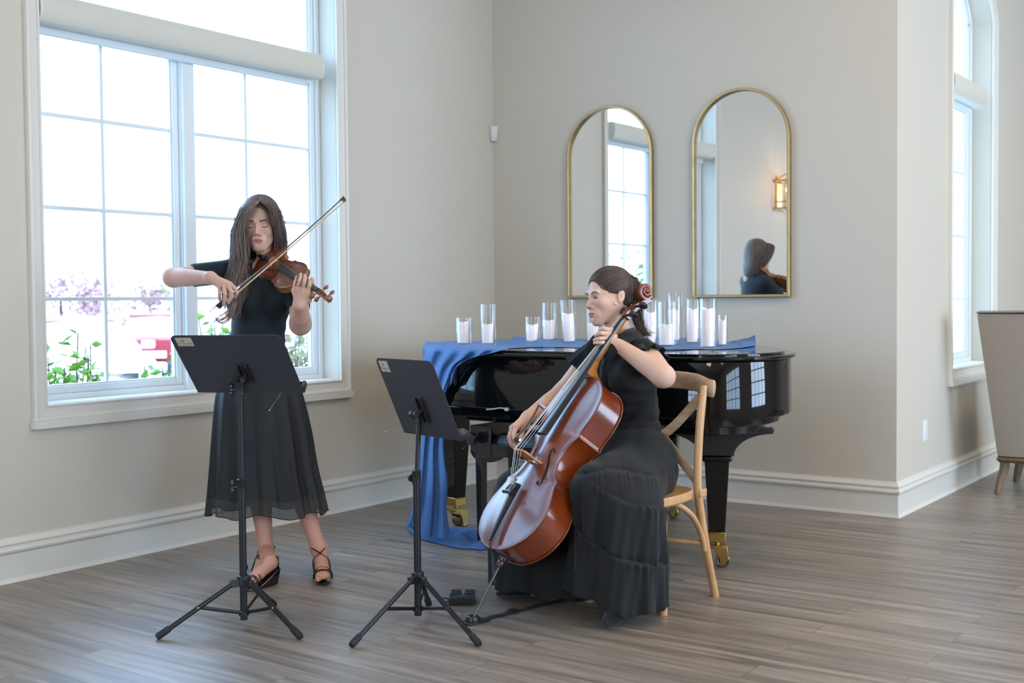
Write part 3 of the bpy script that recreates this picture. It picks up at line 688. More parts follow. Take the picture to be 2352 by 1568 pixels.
# puddle on the floor
T_ = [(934, 1204), (946, 1214), (975, 1216), (1010, 1218), (1045, 1214), (1078, 1218), (1100, 1226), (1125, 1238)]
B_ = [(937, 1216), (952, 1232), (985, 1243), (1015, 1250), (1050, 1258), (1082, 1260), (1112, 1262), (1128, 1250)]
tp = catmull(np.array(T_, float), 9); bt = catmull(np.array(B_, float), 9); G = []
for i, (a, b) in enumerate(zip(tp, bt)):
    A = on_z(a[0], a[1], .004); Q = on_z(b[0], b[1], .004); row = []
    for t in np.linspace(0, 1, 22):
        q = A * (1 - t) + Q * t; h = .03 * (.5 + .5 * vnoise(t * 5 + i * .13, 8)) + .018 * (.5 + .5 * math.sin(i * .4 + 7 * t))
        row.append((q[0], q[1], .004 + h * min(1, 6 * t + .1, 6 * (1 - t) + .05, .2 + i * .1, .2 + (len(tp) - 1 - i) * .1)))
    G.append(row)
m.grid(np.array(G))
tag(m.build('blue_runner', blue, angle=3), 'dusty blue chiffon runner across the piano lid, falling to the floor at left', 'cloth')
# ================================================================ violin family
OUT_L = catmull(np.array([(0, 0), (.004, .07), (.028, .15), (.08, .232), (.14, .275), (.20, .289), (.26, .280), (.32, .252), (.362, .233), (.385, .238)]), 5)
OUT_C = catmull(np.array([(.385, .238), (.398, .214), (.43, .178), (.48, .157), (.53, .152), (.585, .162), (.62, .184), (.640, .204), (.648, .208)]), 5)
OUT_U = catmull(np.array([(.648, .208), (.662, .199), (.70, .207), (.75, .221), (.81, .226), (.87, .214), (.92, .182), (.962, .13), (.988, .075), (1, .03)]), 5)
OUTL = np.concatenate([OUT_L, OUT_C[1:], OUT_U[1:]])
def cam_ease(x): return np.clip(x, 0, 1)
def instrument(rt, M, L, rib, H, var, nut_y, nut_z, fb_y, fb_z, fbw, br_y, br_h, br_w, tail, gut_r, scroll, cello):
    B = lambda m, n, mt, par=None, **k: keep(m.build(n, mt, M=M, **k), par or rt)
    varn, ebony, side = var
    T, Wd = OUTL[:, 0] * L, OUTL[:, 1] * L
    ts = np.unique(T); 
    def zf(x, y, H=H):
        t = np.clip(y / L, 0, 1); w = np.interp(y, T, Wd) + 1e-6; u = np.clip(np.abs(x) / w, 0, 1)
        e = 1 - np.abs(2 * t - 1) ** 2.8
        b = .5 + .5 * np.cos(PI * np.clip((u - .0) / .96, 0, 1)); b = b ** .85
        return H * np.clip(e, 0, 1) * b
    us = np.sin(np.linspace(-PI / 2, PI / 2, 33))
    def plate(z0, sgn, H):
        G = np.array([[(w * u, y, z0 + sgn * float(zf(w * u, y, H))) for u in us] for y, w in zip(T, Wd)]); return G
    ov = .0035 * L / .755 * 1.2
    loop = np.concatenate([np.stack([Wd, T], 1)[1:], np.stack([-Wd, T], 1)[::-1][:-1]])       # closed outline (x, y)
    loop = np.concatenate([[(0, 0)], loop])
    thk = .0058 * L / .755
    m = MB(); m.grid(plate(0, 1, H)); m.tube(np.c_[loop, np.full(len(loop), -thk * .5)], thk * .62, 8, caps=False, closed=True, up=(0, 0, 1)); B(m, 'front_plate', varn, angle=.9)
    m = MB(); m.grid(plate(-rib, -1, H * .85)); m.tube(np.c_[loop, np.full(len(loop), -rib + thk * .5)], thk * .62, 8, caps=False, closed=True, up=(0, 0, 1)); B(m, 'back_plate', side, angle=.9)
    c0 = np.array([0, .5 * L]); nrm = np.roll(loop, -1, 0) - np.roll(loop, 1, 0); nrm /= np.linalg.norm(nrm, axis=1)[:, None] + 1e-9
    inn = loop + np.stack([-nrm[:, 1], nrm[:, 0]], 1) * ov * (1 if True else 0)
    m = MB(); m.grid(np.array([[(a, b, z) for a, b in inn] for z in np.linspace(-.002, -rib + .002, 6)]), cv=True); B(m, 'ribs', side, angle=.5)
    # purfling line
    # f holes: flat black inlays on the plate, the dark inside painted in
    for sx in (-1, 1):
        yb = br_y; k = L / .755
        sp = catmull(np.array([(.060, .052), (.052, .062), (.046, .052), (.050, .034), (.062, .006), (.074, -.024), (.082, -.05), (.086, -.066), (.080, -.078), (.070, -.070)]) * (1.15, 1.12) * k, 8)
        sp = np.c_[sp[:, 0] * sx, yb + sp[:, 1]]
        d = np.gradient(sp, axis=0); d /= np.linalg.norm(d, axis=1)[:, None]; n_ = np.stack([-d[:, 1], d[:, 0]], 1)
        tt = np.linspace(0, 1, len(sp)); wd_ = k * (.0012 + .0034 * np.sin(PI * np.clip((tt - .12) / .76, 0, 1)) ** .8)
        G = []
        for o in (-1, -.3, .3, 1):
            q = sp + n_ * wd_[:, None] * o; G.append([(x, y, float(zf(x, y)) + .0006 * k + .0004) for x, y in q])
        m = MB(); m.grid(np.array(G))
        for (cx, cy), rr in ((sp[0], .0052 * k), (sp[-1], .0066 * k)):
            a = np.linspace(0, 2 * PI, 16, endpoint=False); m.add([(cx + rr * math.cos(q), cy + rr * math.sin(q), float(zf(cx + rr * math.cos(q), cy + rr * math.sin(q))) + .0006 * k + .0004) for q in a], [tuple(range(16))])
        B(m, 'f_hole', mat('f_hole_black', (.004, .003, .003, 1), .9))
    k = L / .755
    # fingerboard with curved top
    fz = lambda y: nut_z + (fb_z - nut_z) * (nut_y - y) / (nut_y - fb_y); fw = lambda y: fbw[0] + (fbw[1] - fbw[0]) * (nut_y - y) / (nut_y - fb_y)
    G = []
    for y in np.linspace(fb_y, nut_y, 14):
        w, z = fw(y), fz(y); th = .010 * k + .0015
        G.append([(w * math.sin(a) / math.sin(.62), y, z - w * (1 - math.cos(a)) / math.sin(.62) * .9) for a in np.linspace(-.62, .62, 11)] + [(w, y, z - w * .55 - th * .3), (-w, y, z - w * .55 - th * .3)])
    G = np.array(G); m = MB(); m.grid(G, cv=True); m.add(G[0], [tuple(range(13))[::-1]]); m.add(G[-1], [tuple(range(13))]); B(m, 'fingerboard', ebony, angle=.6)
    # neck and heel
    G = []
    ys = list(np.linspace(nut_y, L + .035 * k, 8)) + [L + .018 * k, L + .004 * k, L - .004 * k]
    for i, y in enumerate(ys):
        w = fw(y) * 1.0; zt = fz(y) - w * .42; f_ = max(0, (i - 6) / 4.); dp = (.022 + .008 * (nut_y - y) / (nut_y - L)) * (k if cello else k * 1.35)
        zb = zt - dp; zb = zb * (1 - f_ ** 1.6) + (-rib * .98) * f_ ** 1.6
        w2 = w * (1 + .25 * f_)
        G.append([(w2 * math.cos(a), y, zt + (zb - zt) * math.sin(a)) for a in np.linspace(0, PI, 13)])
    G = np.array(G); m = MB(); m.grid(G, cv=True); m.add(G[0], [tuple(range(13))]); m.add(G[-1], [tuple(range(13))[::-1]]); B(m, 'neck', mat('neck_maple', lin(176, 112, 48), .3, coat=.4, noise=(30, .15, (1, .2, 1))), angle=.8)
    # nut, pegbox cheeks, scroll
    nw = fw(nut_y)
    m = MB(); m.box((-nw, nut_y, nut_z - .012 * k), (nw, nut_y + .006 * k, nut_z + .001)); B(m, 'nut', ebony, bevel=.001)
    se, sr = scroll            # eye (y, z), outer radius
    pb0, pb1 = np.array([nut_y + .006 * k, nut_z - .012 * k]), np.array([se[0] - sr * .35, se[1] - sr * .78])
    cl = catmull(np.array([pb0, pb0 * .55 + pb1 * .45 + (0, .010 * k), pb1 + (0, .0)]), 8)
    m = MB()
    for sx in (-1, 1):
        G = []
        for i, (y, z) in enumerate(cl):
            f_ = i / (len(cl) - 1); hh = (.020 - .006 * f_) * k * (1 if cello else 1.15); ww = nw * (1.05 - .25 * f_); tk = .006 * k
            G.append([(sx * ww, y, z + hh * .6), (sx * (ww - tk), y, z + hh * .6), (sx * (ww - tk), y, z - hh), (sx * ww, y, z - hh)])
        G = np.array(G); m.grid(G, cv=True); m.add(G[0], [(0, 1, 2, 3)]); m.add(G[-1], [(3, 2, 1, 0)])
    G = []
    for i, (y, z) in enumerate(cl):
        f_ = i / (len(cl) - 1); hh = (.020 - .006 * f_) * k * (1 if cello else 1.15); ww = nw * (1.04 - .25 * f_)
        G.append([(-ww, y, z - hh * .75), (ww, y, z - hh * .75), (ww * .8, y, z - hh * 1.15), (-ww * .8, y, z - hh * 1.15)])
    G = np.array(G); m.grid(G, cv=True); m.add(G[0], [(0, 1, 2, 3)]); m.add(G[-1], [(3, 2, 1, 0)])
    B(m, 'pegbox', side, bevel=.0008 if cello else .0004)
    th = np.linspace(-2.2, -2.2 + 2 * PI * 1.95, 90); f_ = (th - th[0]) / (th[-1] - th[0])
    R_ = sr * (.80 - .66 * f_ ** .75); pts = np.stack([0 * th, se[0] + R_ * np.sin(-th - PI) * -1, se[1] + R_ * np.cos(th)], 1)
    # spiral turns from the back of the pegbox over the top towards the front
    pts = np.stack([0 * th, se[0] + R_ * np.sin(th), se[1] + R_ * np.cos(th + 0)], 1)
    pts[:, 1] = se[0] + R_ * np.cos(PI - th - 0.6); pts[:, 2] = se[1] + R_ * -np.sin(PI - th - .6) * -1
    sec_r = sr * (.24 - .10 * f_); wx = nw * (.72 + .55 * f_ ** .8)
    G = []
    for i in range(len(th)):
        tg = pts[min(i + 1, len(th) - 1)] - pts[max(i - 1, 0)]; tg /= np.linalg.norm(tg) + 1e-9; nn = np.array([0, -tg[2], tg[1]])
        G.append([pts[i] + nn * sec_r[i] * math.sin(a) * (1 if abs(math.cos(a)) < .95 else .8) + np.array([wx[i] * np.sign(math.cos(a)) * abs(math.cos(a)) ** .35, 0, 0]) for a in np.linspace(0, 2 * PI, 16, endpoint=False)])
    G = np.array(G); m = MB(); m.grid(G, cv=True); m.add(G[0], [tuple(range(16))]); m.add(G[-1], [tuple(range(16))[::-1]])
    ep = pts[-1]; m.lathe([(sr * .13, -nw * 1.35), (sr * .17, -nw * 1.25), (sr * .17, nw * 1.25), (sr * .13, nw * 1.35)], (0, se[0], se[1]), (1, 0, 0), 16)
    B(m, 'scroll', side, angle=1.0)
    # pegs: two on each side
    pegm = ebony if cello else mat('boxwood_peg', lin(150, 84, 52), .35, coat=.3)
    for i, (fr, sx) in enumerate(((.18, 1), (.38, -1), (.58, 1), (.78, -1))):
        if not cello: fr = (.15, .34, .55, .76)[i]; 
        y, z = cl[int(fr * (len(cl) - 1))]; x0 = nw * 1.05; l1 = .040 * k * (1 if cello else 1.25)
        m = MB(); q = .0055 * k * (1 if cello else 1.2)
        m.lathe([(q * .8, -x0 * 1.1), (q, x0), (q * .95, x0 + l1 * .35), (q * 1.7, x0 + l1 * .42), (q * 1.3, x0 + l1 * .5)], (0, y, z), (sx, 0, 0), 14)
        c_ = np.array([sx * (x0 + l1 * .95), y, z]); m.ball(c_, (l1 * .5, l1 * (.46 if i % 2 else .3), l1 * (.3 if i % 2 else .46)), 10)
        m.ball(c_ + (sx * l1 * .5, 0, 0), q * .7, 6)
        B(m, 'tuning_peg', pegm)
    # bridge
    zb = lambda x: float(zf(x, br_y)); bw = br_w; tp = br_h
    prof = [(-bw, zb(bw)), (-bw * .62, zb(bw * .62)), (-bw * .6, zb(0) + tp * .16), (-bw * .25, zb(0) + tp * .2), (0, zb(0) + tp * .28), (bw * .25, zb(0) + tp * .2), (bw * .6, zb(0) + tp * .16), (bw * .62, zb(bw * .62)), (bw, zb(bw)),
            (bw * .98, zb(0) + tp * .1), (bw * .72, zb(0) + tp * .3), (bw * .85, zb(0) + tp * .5), (bw * .78, zb(0) + tp * .8), (bw * .72, zb(0) + tp * .88), (bw * .4, zb(0) + tp * .97), (0, zb(0) + tp), (-bw * .4, zb(0) + tp * .985), (-bw * .72, zb(0) + tp * .93), (-bw * .78, zb(0) + tp * .84), (-bw * .85, zb(0) + tp * .5), (-bw * .72, zb(0) + tp * .3), (-bw * .98, zb(0) + tp * .1)]
    m = MB(); m.prism(prof, br_y - .003 * k - .0005, br_y + .004 * k + .0005, axes=(0, 2, 1)); B(m, 'bridge', mat('bridge_maple', lin(190, 132, 74), .45), bevel=.0006)
    # tailpiece
    (y0_, z0_, w0_), (y1_, z1_, w1_) = tail
    G = []
    for t in np.linspace(0, 1, 10):
        y, z, w = y0_ + (y1_ - y0_) * t, z0_ + (z1_ - z0_) * t, w0_ + (w1_ - w0_) * t ** 1.6; h = .007 * k * (.6 + .4 * t) + .001
        G.append([(w * q, y, z - w * .35 * q * q) for q in np.linspace(-1, 1, 9)] + [(w * .9, y, z - w * .35 - h), (-w * .9, y, z - w * .35 - h)])
    G = np.array(G); m = MB(); m.grid(G, cv=True); m.add(G[0], [tuple(range(11))[::-1]]); m.add(G[-1], [tuple(range(11))]); B(m, 'tailpiece', ebony, angle=.6)
    m = MB()
    for sx in (-1, 1): m.tube(catmull([(sx * w0_ * .5, y0_ + .01 * k, z0_ - .008 * k), (sx * w0_ * .5, -.002 * k, .012 * k), (sx * w0_ * .4, -.012 * k, -.015 * k), (0, -.016 * k, -rib * .5)], 5), gut_r, 6)
    B(m, 'tail_gut', mat('gut_black', (.01, .01, .01, 1), .5))
    xs = (-.72, -.25, .25, .72)
    for i, q in enumerate(xs):
        m = MB(); m.rod((w1_ * q, y1_ - .012 * k, z1_ + .004 * k - w1_ * .35 * q * q), (w1_ * q, y1_ - .035 * k, z1_ + .006 * k), .0022 * k + .0006, 8)
        m.lathe([(.006 * k, 0), (.006 * k, .006 * k)], (w1_ * q, y1_ - .045 * k, z1_ + .006 * k), (0, -.6, .8), 12); B(m, 'fine_tuner', mat('tuner_metal', (.12, .12, .13, 1), .3, .9))
    for i, q in enumerate(xs):
        xb = bw * .72 * q * 1.0; zt = zb(0) + tp * (.93 + .07 * (1 - q * q) + (.02 if q < 0 else -.01)); hf = .0045 * k + .001
        p = [(w1_ * q * .8, y1_ - .012 * k, z1_ + .001), (xb, br_y, zt + .001), (nw * q * .78, nut_y + .002, nut_z + .002), (nw * q * .6, nut_y + .03 * k + .012 * k * i, nut_z - .012 * k)]
        m = MB(); m.tube(p[:3], (.0013 - .00022 * i) * (1 if cello else .42) + .0001, 6); m.tube(p[2:], (.0011 - .0002 * i) * (1 if cello else .42) + .0001, 5)
        B(m, 'string', mat('string_steel', (.62, .6, .56, 1), .3, .9))
    return zf, B, fz

def wood(name, c0, c1, rough, wave=(1, 1, 1), scale=6, coat=.8, mixs=.5):
    m = bpy.data.materials.new(name); m.use_nodes = True; nt = m.node_tree; N = nt.nodes; L_ = nt.links; b = N['Principled BSDF']
    tc = N.new('ShaderNodeTexCoord'); mp = N.new('ShaderNodeMapping'); mp.inputs['Scale'].default_value = wave
    n = N.new('ShaderNodeTexNoise'); n.inputs['Scale'].default_value = scale; n.inputs['Detail'].default_value = 5; n.inputs['Distortion'].default_value = .4
    n2 = N.new('ShaderNodeTexNoise'); n2.inputs['Scale'].default_value = 5; n2.inputs['Detail'].default_value = 2
    cr = N.new('ShaderNodeValToRGB'); cr.color_ramp.elements[0].position = .3; cr.color_ramp.elements[0].color = c0; cr.color_ramp.elements[1].position = .7; cr.color_ramp.elements[1].color = c1
    mx = N.new('ShaderNodeMix'); mx.data_type = 'FLOAT'; mx.inputs['Factor'].default_value = mixs
    L_.new(tc.outputs['Object'], mp.inputs[0]); L_.new(mp.outputs[0], n.inputs['Vector']); L_.new(tc.outputs['Object'], n2.inputs['Vector'])
    L_.new(n.outputs['Fac'], mx.inputs[2]); L_.new(n2.outputs['Fac'], mx.inputs[3]); L_.new(mx.outputs[0], cr.inputs['Fac']); L_.new(cr.outputs[0], b.inputs['Base Color'])
    b.inputs['Roughness'].default_value = rough; b.inputs['Coat Weight'].default_value = coat; b.inputs['Coat Roughness'].default_value = .12
    _M[name] = m; return m

def scaled(o, R9, s):
    M = np.eye(4); M[:3, :3] = np.array(R9).reshape(3, 3) * np.array(s)[None, :]; M[:3, 3] = o; return M
# ---- cello
CM = scaled(CELLO_O, CELLO_R, CELLO_S)
ebony = mat('ebony', (.014, .013, .013, 1), .3, coat=.3)
cv = wood('cello_varnish', lin(96, 36, 18), lin(138, 64, 32), .34, (1, 1, 1), 9, .35)
cs = wood('cello_flame', lin(92, 32, 12), lin(152, 66, 22), .26, (1, 1, 1), 7, .5)
rt = root('cello', CELLO_O, 'reddish brown varnished cello leaning back against the seated player', 'cello')
czf, CB, cfz = instrument(rt, CM, .755, .115, .025, (cv, ebony, cs), 1.035, .007, .455, .071, (.016, .031), .353, .088, .045,
           ((.015, .034, .012), (.245, .058, .030)), .0015, ((1.185, -.030), .043), True)
pin_top = (CM @ np.array([0, -.004, -.058, 1]))[:3]; pin_tip = on_z(1086, 1421, .018)
m = MB(); m.lathe([(.012, 0), (.02, .004), (.02, .012), (.014, .02), (.016, .03), (.011, .04), (.008, .045)], pin_top, pin_tip - pin_top, 20); keep(m.build('endpin_collar', mat('endpin_wood', lin(60, 34, 26), .35, coat=.5)), rt)
m = MB(); m.rod(pin_top, pin_tip, .0045, 12); keep(m.build('endpin_rod', mat('endpin_steel', (.12, .11, .11, 1), .3, .9)), rt)
# ---- violin
VM = scaled(VIOLIN_O, VIOLIN_R, (1, 1, 1))
vv = wood('violin_varnish', lin(88, 42, 24), lin(138, 78, 46), .24, (1, 1, 1), 12, .6)
vs = wood('violin_flame', lin(112, 62, 34), lin(168, 112, 66), .2, (1, 1, 1), 20)
rt = root('violin', VIOLIN_O, 'brown varnished violin held under the standing player chin', 'violin')
vzf, VB, vfz = instrument(rt, VM, .355, .031, .016, (vv, ebony, vs), .485, .004, .215, .030, (.0115, .021), .165, .034, .0205,
           ((.006, .017, .008), (.112, .026, .0135)), .001, ((.565, -.014), .021), False)
m = MB()       # chin rest
G = []
for u in np.linspace(-1, 1, 17):
    G.append([(.050 + .044 * u * math.sqrt(max(0, 1 - (v * .0) ** 2)), .040 + .034 * v * math.sqrt(max(.02, 1 - u * u)), .029 + .012 * (u * u * .4 + v * v * .9) - .004) for v in np.linspace(-1, 1, 13)])
G = np.array(G); m.grid(G); G2 = G.copy(); G2[:, :, 2] -= .005; m.grid(G2); m.grid(np.array([G[:, 0], G2[:, 0]])); m.grid(np.array([G[:, -1], G2[:, -1]]))
m.box((.01, -.004, -.028), (.016, 0, .026)); m.box((.034, -.004, -.028), (.04, 0, .026)); VB(m, 'chin_rest', ebony)
m = MB()
for x in (-.05, .075): m.tube(catmull([(x, .035, -.045), (x * 1.05, .03, -.062), (x * .9, .06, -.07)], 4), .004, 8)
m.tube(catmull([(-.085, .075, -.075), (-.04, .05, -.068), (.04, .05, -.066), (.1, .085, -.078)], 5), .010, 10, flat=(1.6, .6)); m.ball((.098, .085, -.04), .009, 8); m.rod((.098, .085, -.04), (.098, .085, -.075), .004)
VB(m, 'shoulder_rest', mat('rest_black', (.02, .02, .022, 1), .5))
# ---- bows
def bow(rt_name, label, A, B_, up, length_cat='bow', cello=False):
    A = np.asarray(A, float); B_ = np.asarray(B_, float); dx = (B_ - A) / np.linalg.norm(B_ - A); M = frame(A, x=dx, z=up - (up @ dx) * dx); Lb = np.linalg.norm(B_ - A)
    rt = root(rt_name, A, label, length_cat)
    K = lambda m, n, mt, **k: keep(m.build(n, mt, M=M, **k), rt)
    stick = mat('bow_wood', lin(86, 34, 28), .22, coat=.8); g = 1.25 if cello else 1
    x = np.linspace(0, Lb, 40); z = -.018 * g * np.sin(PI * np.clip((x - .06) / (Lb - .06), 0, 1)) ** 1.0 * .40 + .006 * g
    m = MB(); m.tube(np.stack([x, 0 * x, z], 1), np.linspace(.0044, .0029, 40) * g, 10, up=(0, 1, 0)); K(m, 'stick', stick)
    m = MB(); m.rod((-.016, 0, z[0]), (.002, 0, z[0]), .0046 * g, 12); K(m, 'button', mat('bow_silver', (.7, .7, .7, 1), .25, 1))
    m = MB(); m.prism([(Lb - .02, z[-1] + .002), (Lb + .006, z[-1] + .004), (Lb + .012, z[-1] + .006), (Lb + .003, -.014 * g), (Lb - .013, -.013 * g), (Lb - .010, z[-1] - .004)], -.0042 * g, .0042 * g, axes=(0, 2, 1)); K(m, 'tip_head', stick, bevel=.001)
    m = MB(); m.prism([(.004, .008), (.05, .008), (.047, -.004), (.052, -.012 * g), (.006, -.014 * g), (.003, -.004)], -.0055 * g, .0055 * g, axes=(0, 2, 1)); K(m, 'frog', ebony, bevel=.001)
    m = MB(); m.box((.045, -.0058, -.0145 * g), (.053, .0058, -.006)); K(m, 'ferrule', mat('bow_silver', (.7, .7, .7, 1), .25, 1), bevel=.001)
    m = MB(); m.box((.048, -.0056 * g, -.0125 * g), (Lb - .006, .0056 * g, -.0113 * g)); K(m, 'hair_ribbon', mat('horse_hair', lin(236, 214, 172), .45), smooth=False)
    m = MB(); m.tube(np.stack([x[4:8], 0 * x[4:8], z[4:8]], 1), .0052 * g, 10); K(m, 'grip', mat('bow_silver', (.7, .7, .7, 1), .25, 1))
    return rt
# ================================================================ bows
bow('violin_bow', 'violin bow crossing the violin strings, its tip high at the right', at(497, 706, 5.04), at(789, 457, 5.30), -CR * .55 + CU * .72 + CF * .35)
bow('cello_bow', 'cello bow in the seated player right hand, pointing to the camera', at(1185, 1012, 4.72), at(1243, 931, 4.08), -CR * .75 + CU * .5, cello=True)

# ================================================================ music stands
pw = mat('stand_black', lin(60, 60, 67), .42, metal=.0, spec=.5, bump=(900, .15))
tub = mat('stand_tube', lin(34, 34, 37), .36, metal=.3); rub = mat('rubber', (.012, .012, .012, 1), .7); chrome = mat('chrome_screw', (.6, .6, .62, 1), .25, 1)
blk = mat('plastic_black', (.014, .014, .015, 1), .35)
def music_stand(label, base, feet, tl, wv, hv, tube_z, knob_z, top, sticker_lab, wires):
    """base xy of the pole; feet px; tl: lower left corner of the desk; wv, hv: its width and height vectors; top: pole head"""
    base = np.array([base[0], base[1], 0.]); rt = root('music_stand', base, label, 'music stand')
    K = lambda m, n, mt, par=None, **k: keep(m.build(n, mt, **k), par or rt)
    W_, H_ = np.linalg.norm(wv), np.linalg.norm(hv); D = frame(tl, x=wv, y=hv)     # z of this frame faces the camera side
    r_ = .028; poly = [(0, 0), (W_, 0), (W_, H_ - r_)] + [(W_ - r_ + r_ * math.cos(a), H_ - r_ + r_ * math.sin(a)) for a in np.linspace(0.2, PI / 2, 6)] + [(r_ - r_ * math.sin(a), H_ - r_ + r_ * math.cos(a)) for a in np.linspace(0, 1.4, 6)] + [(0, H_ - r_)]
    desk = K(MB().prism(poly, -.001, .001, M=D), 'desk', pw, bevel=.0006, seg=1)
    m = MB(); lip = [(-.0, 0), (.0, -.05), (.012, -.058)]; m.grid(np.array([[(x, y_, z_) for (y_, z_) in ((0, -.001), (-.002, -.036), (.006, -.041), (.014, -.041))] for x in np.linspace(.0, W_, 5)]) @ D[:3, :3].T + D[:3, 3])
    ob = K(m, 'ledge', pw, desk); s_ = ob.modifiers.new('s', 'SOLIDIFY'); s_.thickness = .0016
    m = MB(); m.prism([(W_ - .001, 0), (W_ + .0005, 0), (W_ + .0005, .07), (W_ - .001, .07)], -.056, 0, M=D)
    # end flap
    m = MB(); m.add(np.array([(W_, .0, -.0), (W_ + .001, .0, -.040), (W_ + .001, .022, -.040), (W_, .040, -.026), (W_, .050, 0)]) @ D[:3, :3].T + D[:3, 3], [(0, 1, 2, 3, 4)]); ob = K(m, 'end_flap', pw, desk); s_ = ob.modifiers.new('s', 'SOLIDIFY'); s_.thickness = .0016
    # sticker with a small flower and two lines of lettering
    st = MB().prism([(.018, H_ - .058), (.078, H_ - .058), (.078, H_ - .012), (.018, H_ - .012)], .0012, .0018, M=D); so = K(st, 'sticker', mat('sticker_cream', lin(206, 198, 178), .5), desk, smooth=False)
    m = MB()
    for q in range(3):
        a = .5 + q * .8; m.tube(np.array([(.044 + .0, H_ - .032, .0021), (.044 + .011 * math.cos(a + 1), H_ - .032 + .012 * math.sin(a + 1), .0021)]) @ D[:3, :3].T + D[:3, 3], .0008, 4)
    m.ball((np.array([.046, H_ - .027, .0021]) @ D[:3, :3].T + D[:3, 3]), .0026, 6); K(m, 'emblem', mat('emblem_rust', lin(176, 110, 76), .6), desk)
    for txt, yy, sz in (('GOLDEN HOUR', .0445, .0075), ('STRINGS', .0525, .0045)):
        cu = bpy.data.curves.new('lettering', 'FONT'); cu.body = txt; cu.size = sz; cu.align_x = 'CENTER'; cu.extrude = .0001
        tc_ = bpy.data.objects.new('lettering_curve', cu); C.objects.link(tc_); bpy.context.view_layer.update(); me_ = bpy.data.meshes.new_from_object(tc_.evaluated_get(bpy.context.evaluated_depsgraph_get())); bpy.data.objects.remove(tc_)
        to = bpy.data.objects.new('lettering', me_); C.objects.link(to); me_.materials.clear(); me_.materials.append(mat('sticker_ink', lin(120, 110, 96), .6))
        T = np.eye(4); T[:3, 3] = (.048, H_ - yy - .001, .0021); to.matrix_world = Matrix((D @ T).tolist()); keep(to, desk)
        to.matrix_parent_inverse = Matrix(parent_inv(desk))
    # bracket on the back of the desk
    m = MB(); m.box((W_ * .5 - .005, H_ * .2, .001), (W_ * .5 + .035, H_ * .52, .006), D); m.box((W_ * .5 - .004, H_ * .2, .004), (W_ * .5 + .002, H_ * .52, .014), D); m.box((W_ * .5 + .028, H_ * .2, .004), (W_ * .5 + .034, H_ * .52, .014), D)
    K(m, 'bracket', blk, bevel=.0015)
    top = np.asarray(top, float); jc = (D @ np.array([W_ * .5 + .012, H_ * .36, .03, 1]))[:3]
    m = MB(); m.rod(top - (0, 0, .03), top + (0, 0, .012), .013, 14); m.tube(catmull([top, (top + jc) / 2 + (0, 0, .004), jc], 4), .011, 12); m.rod(jc, (D @ np.array([W_ * .5 + .015, H_ * .36, .004, 1]))[:3], .010, 12)
    hx = D[:3, 0]; m.rod(top - hx * .022, top + hx * .022, .016, 16); K(m, 'tilt_joint', blk, bevel=.001)
    m = MB(); m.lathe([(.012, 0), (.019, .003), (.019, .02), (.014, .026)], top - hx * .022, -hx, 14); K(m, 'tilt_knob', blk, bevel=.0015)
    m = MB(); m.ball(top + hx * .0225 - CF * .002, .005, 8); K(m, 'screw', chrome)
    # pole in sections
    z0, z1, z2 = tube_z
    m = MB(); m.rod(base + (0, 0, .025), base + (0, 0, z0), .0135, 20); K(m, 'lower_tube', tub)
    if z1: m = MB(); m.rod(base + (0, 0, z0 - .02), base + (0, 0, z1), .0115, 20); K(m, 'middle_tube', tub)
    m = MB(); m.rod(base + (0, 0, (z1 or z0) - .02), top - (0, 0, .02), .0095, 20); K(m, 'upper_tube', tub)
    for zz, big in knob_z:
        m = MB(); m.lathe([(.0135, -.03), (.0165, -.028), (.0165, .016), (.018, .018), (.018, .022), (.012, .024)], base + (0, 0, zz), (0, 0, 1), 20)
        m.rod(base + (0, 0, zz - .008), base + (0, 0, zz - .008) - hx * .03, .006, 10); K(m, 'clamp_collar', blk)
        m = MB(); c_ = base + (0, 0, zz - .008) - hx * .034
        if big: m.lathe([(.012, -.008), (.015, -.004), (.015, .004), (.012, .008)], c_, -hx, 12)
        else: m.ball(c_ + (0, 0, .014), (.009, .009, .012), 8); m.ball(c_ - (0, 0, .012), (.009, .009, .011), 8); m.rod(c_ + (0, 0, .014), c_ - (0, 0, .012), .006, 8)
        K(m, 'clamp_knob', blk if big else mat('wing_nut', lin(70, 78, 88), .2, .9))
    # tripod
    hub = base + (0, 0, .165)
    m = MB(); m.lathe([(.016, -.012), (.023, -.010), (.023, .022), (.018, .026)], hub, (0, 0, 1), 24)
    fs = [on_z(px, py, .011) for px, py in feet]
    for f in fs:
        d = f - hub; d[2] = 0; d /= np.linalg.norm(d); Mh = frame(hub, x=d, z=(0, 0, 1)); m.box((.01, -.011, -.014), (.05, .011, .012), Mh)
    K(m, 'hub', blk, bevel=.002)
    for f in fs:
        d = f - hub; d[2] = 0; d /= np.linalg.norm(d); a = hub + d * .04
        m = MB(); m.rod(a, f, .0095, 14); lg = K(m, 'leg', tub)
        u = (f - a) / np.linalg.norm(f - a); m = MB(); m.lathe([(.0105, -.05), (.0125, -.045), (.013, -.004), (.010, .004)], f, u, 16); K(m, 'rubber_foot', rub, lg)
        mid = a + (f - a) * .46; m = MB(); m.tube([base + (0, 0, .05), mid], .0045, 8, flat=(1, 1.5)); K(m, 'strut', tub, lg)
        m = MB(); m.ball(mid - CF * .009, .0035, 6); K(m, 'rivet', chrome, lg)
    m = MB(); m.lathe([(.014, -.006), (.019, -.004), (.019, .012), (.014, .014)], base + (0, 0, .045), (0, 0, 1), 20); K(m, 'bottom_collar', blk)
    c_ = hub + (0, 0, .04) + CF * .03 ; m = MB(); m.rod(hub + (0, 0, .012), c_, .007, 8); m.lathe([(.010, -.01), (.012, 0), (.009, .01)], c_ + (0, 0, .01), (0, 0, 1), 10); K(m, 'leg_knob', blk)
